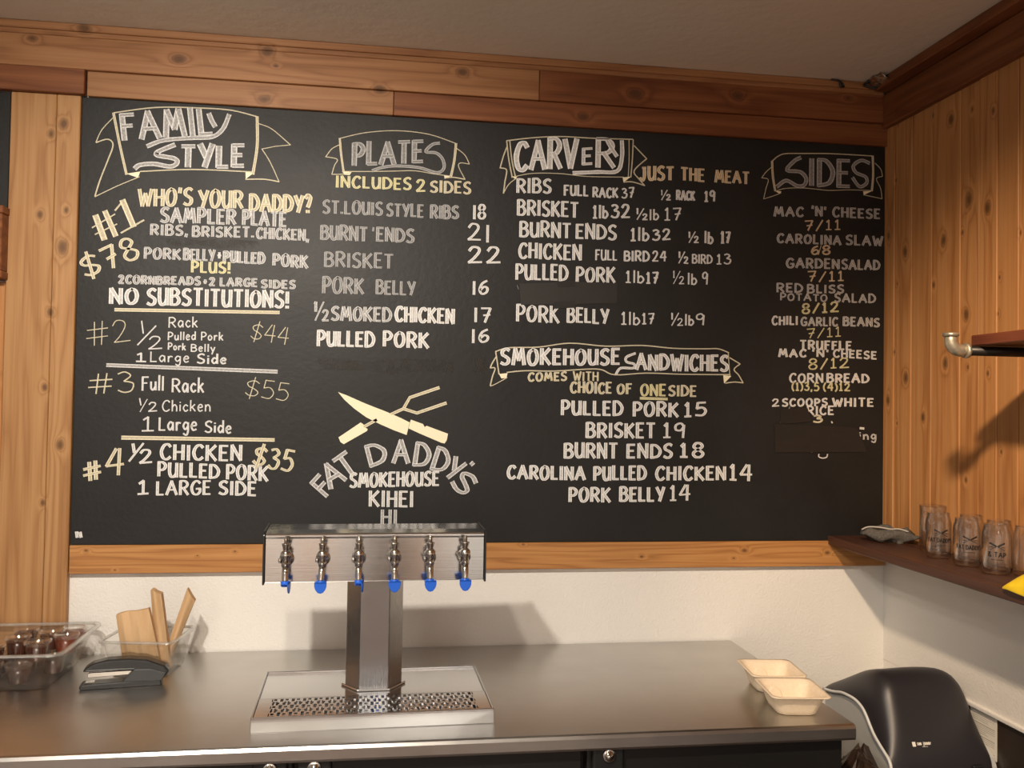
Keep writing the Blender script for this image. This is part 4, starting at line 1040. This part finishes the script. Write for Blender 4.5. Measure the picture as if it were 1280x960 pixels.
# ------------------------------------------------------------------ paper towel dispenser
pd = empty('towel_dispenser', (2.24, -0.34, 0.66), 'smoky black paper towel dispenser in the corner right of the counter', 'dispenser')
ox, oy, oz = 2.24, -0.34, 0.66
Sp = [(-0.165, 0.842), (-0.215, 0.850), (-0.262, 0.862), (-0.299, 0.866), (-0.338, 0.866), (-0.371, 0.857), (-0.392, 0.842), (-0.408, 0.826), (-0.428, 0.808), (-0.451, 0.794), (-0.478, 0.780), (-0.498, 0.768), (-0.508, 0.745), (-0.510, 0.700)]
Op = [(-0.165, 0.858), (-0.215, 0.885), (-0.262, 0.910), (-0.305, 0.934), (-0.350, 0.948), (-0.388, 0.948), (-0.415, 0.934), (-0.432, 0.910), (-0.448, 0.880), (-0.464, 0.850), (-0.482, 0.815), (-0.500, 0.775), (-0.512, 0.740), (-0.514, 0.700)]
def pro(f): return [(a[0] + (b[0] - a[0]) * f, a[1] + (b[1] - a[1]) * f) for a, b in zip(Sp, Op)]
cv = MB(); rows = []
for x, f, sc in ((2.088, 0.0, 1), (2.090, 0.10, 1), (2.097, 0.42, 1), (2.108, 0.72, 1), (2.124, 0.92, 1), (2.142, 1.0, 1), (2.165, 0.985, 1), (2.21, 1.02, 1), (2.25, 1.04, 1), (2.29, 1.02, 1), (2.32, 0.96, 1), (2.340, 0.80, 1), (2.354, 0.50, 1), (2.360, 0.10, 1)):
    rows.append([(x - ox, p[0] - oy, p[1] - oz) for p in pro(f)])
cv.loft(rows, False)
lab(cv.build('cover', M['smoke_plastic'], pd, 0, 0, 0.003, 1), 'smoky translucent black curved cover')
rim = MB()
rim.tube([(2.0865 - ox, p[0] - oy, p[1] - oz - 0.002) for p in smooth(Sp, 3)], 0.0042, 8); rim.build('rim', M['rim_plastic'], pd)
hs = [(p[0] + 0.002, p[1] - 0.004) for p in Sp] + [(-0.44, 0.690), (-0.165, 0.690)]
h = MB().prism(hs, lambda p: (2.092 - ox, p[0] - oy, p[1] - oz), lambda p: (XR + 0.001 - ox, p[0] - oy, p[1] - oz)); lab(h.build('housing', M['grey_plastic'], pd), 'light grey back housing')
MB().box((2.300 - ox, -0.520 - oy, 0.735 - oz), (2.330 - ox, -0.505 - oy, 0.752 - oz)).build('push_button', M['black_plastic'], pd, 0.002, 1)
lg = Ink()
lg.fill([(0, 0), (9, 0), (9, 11), (0, 11)], 0); lg.text('san', 13, 3, 25, 3, 9, 1.6, 0, 0, 0.9); lg.text('jamar', 29, 3, 51, 3, 9, 1.6, 0, 0, 0.9); lg.stroke([(25, -1), (40, -1)], 0.8, 0, 1)
lo = lg.build('logo', [M['paper']], pd, lambda p: (2.152 - ox + p[0] / 1000, -0.4935 - oy - p[2] / 1000 + p[1] / 1000 * 0.46, 0.797 - oz + p[1] / 1000 * 0.89)); lab(lo, 'small white maker mark')
# notice on the dark panel, bag beside the counter
nt_ = MB().prism([(-0.398, 0.874), (-0.500, 0.871), (-0.500, 0.752), (-0.398, 0.756)], lambda p: (XR + 0.0045, p[0], p[1]), lambda p: (XR + 0.0058, p[0], p[1]))
no = empty('wall_notice', (XR, -0.45, 0.752), 'white printed notice stuck on the dark panel behind the towel dispenser', 'notice')
o = nt_.build('paper_sheet', M['paper']); o.parent = no; o.matrix_parent_inverse = Matrix.Translation(no.location).inverted()
k = Ink()
z = 866
for j in range(22):
    z -= 4.6 if j % 6 else 8.0
    if z < 758: break
    k.stroke([(-405 - random.random() * 3, z), (-405 - (88 if j % 6 < 4 else 30 + 50 * random.random()), z - 0.6)], 1.7 if j % 6 == 0 else 0.9, 0, 1)
o = k.build('print', [M['ink']], no, lambda p: (XR + 0.0042 - p[2] * 1e-5 - XR, p[0] / 1000 + 0.45, p[1] / 1000 - 0.752))
bg_ = MB(); rings = []
for k_, (z, r) in enumerate(((0.0, 0.05), (0.01, 0.072), (0.3, 0.078), (0.6, 0.076), (0.72, 0.072), (0.775, 0.066), (0.800, 0.046), (0.815, 0.026), (0.826, 0.008))):
    rg = []
    for j in range(28):
        a = 2 * PI * j / 28; q = r * (1 + 0.12 * math.sin(3 * a + k_) + 0.08 * math.sin(7 * a + 1.7 * k_)); rg.append((q * math.cos(a) * 0.80, q * math.sin(a), z + 0.012 * math.sin(2 * a + k_) * (1 if k_ > 4 else 0)))
    rings.append(rg)
bg_.loft(rings, smooth=False)
o = bg_.build('waste_bag', M['brown_bag']); o.location = (1.975, -0.56, 0.0); tag(o, 'dark brown crumpled bag poking up between the counter end and the towel dispenser', 'bag')

# ------------------------------------------------------------------ lower shelf on the right wall
ls = MB().box((2.180, -2.2, 1.224), (XR - 0.0065, -0.0005, 1.250), 0.3)
o = ls.build('wall_shelf', M['walnut'], None, 0.002, 1); tag(o, 'dark brown wooden shelf along the right wall holding the beer glasses', 'shelf')

# beer glasses with print
GC = 'can-shaped beer glasses on the dark shelf'
def glass_mesh():
    return [(0.0, 0.0), (0.024, 0.0), (0.0285, 0.003), (0.0312, 0.010), (0.0318, 0.018), (0.0318, 0.088), (0.0305, 0.098), (0.0275, 0.108), (0.0262, 0.114), (0.0268, 0.118), (0.0255, 0.118), (0.0250, 0.114), (0.0262, 0.107), (0.0290, 0.097), (0.0300, 0.088), (0.0300, 0.018), (0.0285, 0.012), (0.0, 0.009)]
def printed(t, txt, face, lines=2):
    k = Ink(); R = 32.1
    for s in (-1, 1):
        k.stroke([(-16 * s, 76), (16 * s, 60)], 2.2, 0, 1); k.stroke([(-16 * s, 76.0), (-3 * s, 69.5)], 4.2, 0, 1)
    k.stroke([(9, 67), (16, 66.5)], 1.6, 0, 1); k.stroke([(-9, 67), (-16, 66.5)], 1.6, 0, 1)
    wd_ = 33 if len(txt) > 6 else 20
    k.text(txt, -wd_, 45, wd_, 43, 11.0, 2.0, 0, 0, 0.9)
    k.stroke([(-12, 37), (12, 37)], 1.2, 0, 1)
    def fn(p):
        a = face + p[0] / R; return ((R + p[2] * 0.3) / 1000 * math.cos(a), (R + p[2] * 0.3) / 1000 * math.sin(a), p[1] / 1000)
    o = k.build('print', [M['print']], t, fn); return o
gpos = [((2.278, -0.405), "FAT DADDY'S", 'printed beer glass at the front of the shelf, nearest the corner', 1), ((2.276, -0.522), "FAT DADDY'S", 'printed beer glass in the middle of the front row on the dark shelf', 1), ((2.276, -0.630), '& TAP', 'printed beer glass at the right photo edge, beside the yellow cloth', 1),
        ((2.336, -0.455), None, 'plain beer glass in the back row behind the first two printed glasses', 0), ((2.336, -0.560), None, 'plain beer glass against the planks behind the last two printed glasses', 0), ((2.336, -0.660), None, 'plain beer glass at the right edge of the photo in the back row', 0)]
for (x, y), txt, l, pr in gpos:
    t = empty('beer_glass', (x, y, 1.2502), l, 'beer glass', GC)
    MB().lathe(glass_mesh(), n=40, caps=(False, False)).build('glass_body', M['glass'], t)
    if pr: printed(t, txt, math.radians({-0.405: -112, -0.522: -110, -0.630: -122}[y]))
t = empty('glass_mug', (2.331, -0.300, 1.2502), 'clear handled glass mug at the left end of the beer glasses by the wall', 'mug')
MB().lathe([(0.0, 0.0), (0.030, 0.0), (0.033, 0.004), (0.033, 0.112), (0.034, 0.1245), (0.0325, 0.1255), (0.031, 0.122), (0.030, 0.110), (0.030, 0.014), (0.0, 0.012)], n=40, caps=(False, False)).build('mug_body', M['glass'], t)
MB().tube(smooth([(-0.028, -0.020, 0.108), (-0.040, -0.020, 0.104), (-0.045, -0.020, 0.080), (-0.044, -0.020, 0.045), (-0.036, -0.020, 0.024), (-0.026, -0.020, 0.022)], 4), 0.0042, 10).build('handle', M['glass'], t)

# grey cloth: a crumpled loose fold
def lump(n=30, m_=14):
    rows = []
    for i in range(n + 1):
        u = i / n; e = math.sin(PI * min(max(u, 0.04), 0.96)) ** 0.5; row = []
        for j in range(m_):
            a = 2 * PI * j / m_
            ry = 0.036 * e * (1 + 0.18 * math.sin(7 * u + 1)); rz = 0.024 * e * (1 + 0.30 * math.sin(5.2 * u * PI + 0.8) * math.sin(a) + 0.16 * math.sin(13 * u + 3 * a))
            y = -0.110 - 0.080 * u + ry * math.cos(a) + 0.006 * math.sin(11 * u + 2 * a); z = 0.023 + rz * math.sin(a) + 0.004 * math.sin(16 * u + 4 * a) * max(0, math.sin(a))
            row.append((2.235 + 0.115 * u + 0.005 * math.sin(3 * a + 4 * u), y, max(z, 0.0006)))
        rows.append(row)
    return rows
ct_ = MB().loft(lump()).build('cleaning_cloth', M['rag']); ct_.location = (0, 0, 1.2502); tag(ct_, 'crumpled grey cloth on the dark shelf left of the glasses', 'cloth')
he = MB().tube(smooth([(2.226, -0.118, 0.034), (2.240, -0.128, 0.043), (2.262, -0.148, 0.045), (2.285, -0.168, 0.042), (2.305, -0.182, 0.044), (2.325, -0.196, 0.038)], 4), 0.0024, 6); lab(he.build('hem', M['rag_edge'], ct_), 'pale hem')

# yellow cloth hanging over the shelf edge
rows = []
for i in range(15):
    u = i / 14; y = -0.790 - 0.16 * u; L1 = 0.05 + 0.03 * u; L2 = 0.006 + 0.022 * min(1, u * 1.6) + 0.012 * u; row = []
    for j in range(13):
        s_ = (L1 + L2) * j / 12
        if s_ < L1: row.append((2.171 + (L1 - s_) , y, 1.2535 + 0.085 * u ** 0.6 * math.sin(PI * 0.62 * (L1 - s_) / L1 + 0.35)))
        else: row.append((2.171 - 0.003 * math.sin(8 * u), y, 1.2535 + 0.085 * u ** 0.6 * math.sin(0.35) - (s_ - L1)))
    rows.append(row)
yl = MB().loft(rows, False)
o = yl.build('yellow_cloth', M['yellow'], None, 0, 0, 0.002, 1); tag(o, 'bright yellow cloth over the shelf edge at the right photo edge', 'cloth')

# ------------------------------------------------------------------ upper pipe shelf
us = empty('pipe_shelf', (XR - 0.006, -0.80, 1.766), 'red-brown board shelf on a black pipe bracket high on the right wall', 'shelf')
bx0 = XR - 0.006
def up_(x, y, z): return (x - bx0, y + 0.80, z - 1.766)
MB().box(up_(2.098, -2.3, 1.7775), up_(XR - 0.0065, -0.785, 1.801), 0.4).build('shelf_board', M['mahogany'], us, 0.002, 1)
for yy in (-0.80, -1.9):
    MB().tube([up_(2.062, yy, 1.766), up_(2.2, yy, 1.766), up_(XR - 0.012, yy, 1.766)], 0.0107, 16).build('pipe', M['pipe_black'], us)
    fl = MB().lathe([(0.036, 0.0), (0.036, 0.006), (0.018, 0.009), (0.016, 0.016)], up_(XR - 0.0065, yy, 1.766), 24, Matrix.Rotation(-PI / 2, 3, 'Y')); fl.build('wall_flange', M['pipe_black'], us)
    el = MB()
    arc = [(2.040 + 0.026 + 0.0, 0)]
    path = [up_(2.040, yy, 1.800), up_(2.040, yy, 1.788)] + [up_(2.040 + 0.022 - 0.022 * math.cos(t), yy, 1.788 - 0.022 * math.sin(t)) for t in [PI / 2 * q / 6 for q in range(1, 7)]] + [up_(2.074, yy, 1.766)]
    el.tube(path, [0.0128] * 2 + [0.0135] * 6 + [0.0128], 18)
    el.lathe([(0.0128, 0), (0.0165, 0.0005), (0.0165, 0.0075), (0.0128, 0.008), (0.010, 0.008), (0.010, 0.002), (0, 0.002)], up_(2.040, yy, 1.796), 20)
    el.lathe([(0.0128, 0), (0.0165, 0.0005), (0.0165, 0.0075), (0.0128, 0.008)], up_(2.072, yy, 1.766), 20, Matrix.Rotation(PI / 2, 3, 'Y'))
    lab(el.build('elbow', M['galvanised'], us), 'galvanised pipe elbow')

# ------------------------------------------------------------------ bits in the ceiling corner
cbk = empty('ceiling_bracket', (2.296, -0.075, 2.6428), 'small dark bracket with crumpled silver foil in the ceiling corner', 'bracket')
m = MB(); m.tube(smooth([(-0.030, 0.034, -0.012), (-0.016, 0.010, -0.005), (0.004, -0.016, -0.006), (0.012, -0.042, -0.004)], 3), 0.0035, 8); m.tube(smooth([(-0.030, 0.034, -0.014), (0.006, 0.026, -0.024), (0.012, -0.01, -0.016), (0.014, -0.044, -0.005)], 3), 0.0035, 8); m.build('wire_frame', M['black_metal'], cbk)
m = MB(); rows = [[(-0.026 + 0.044 * v + 0.004 * math.sin(u * 9), 0.032 - 0.078 * u, -0.006 - 0.016 * v + 0.003 * math.sin(u * 14 + v * 6)) for v in [q / 6 for q in range(7)]] for u in [q / 10 for q in range(11)]]
m.loft(rows, False, smooth=False); m.build('foil', M['foil'], cbk, 0, 0, 0.001)
ck = MB(); ck.tube(smooth([(-0.03, 0.0, -0.003), (-0.01, -0.004, -0.006), (0.006, 0.0, -0.012), (0.012, 0.0, -0.022), (0.002, 0.0, -0.022), (0.0, -0.002, -0.010)], 3), 0.003, 8)
o = ck.build('cable_clip', M['black_metal']); o.location = (2.19, -0.040, 2.6428); tag(o, 'tiny black cable clip under the ceiling left of the foil bracket', 'clip')
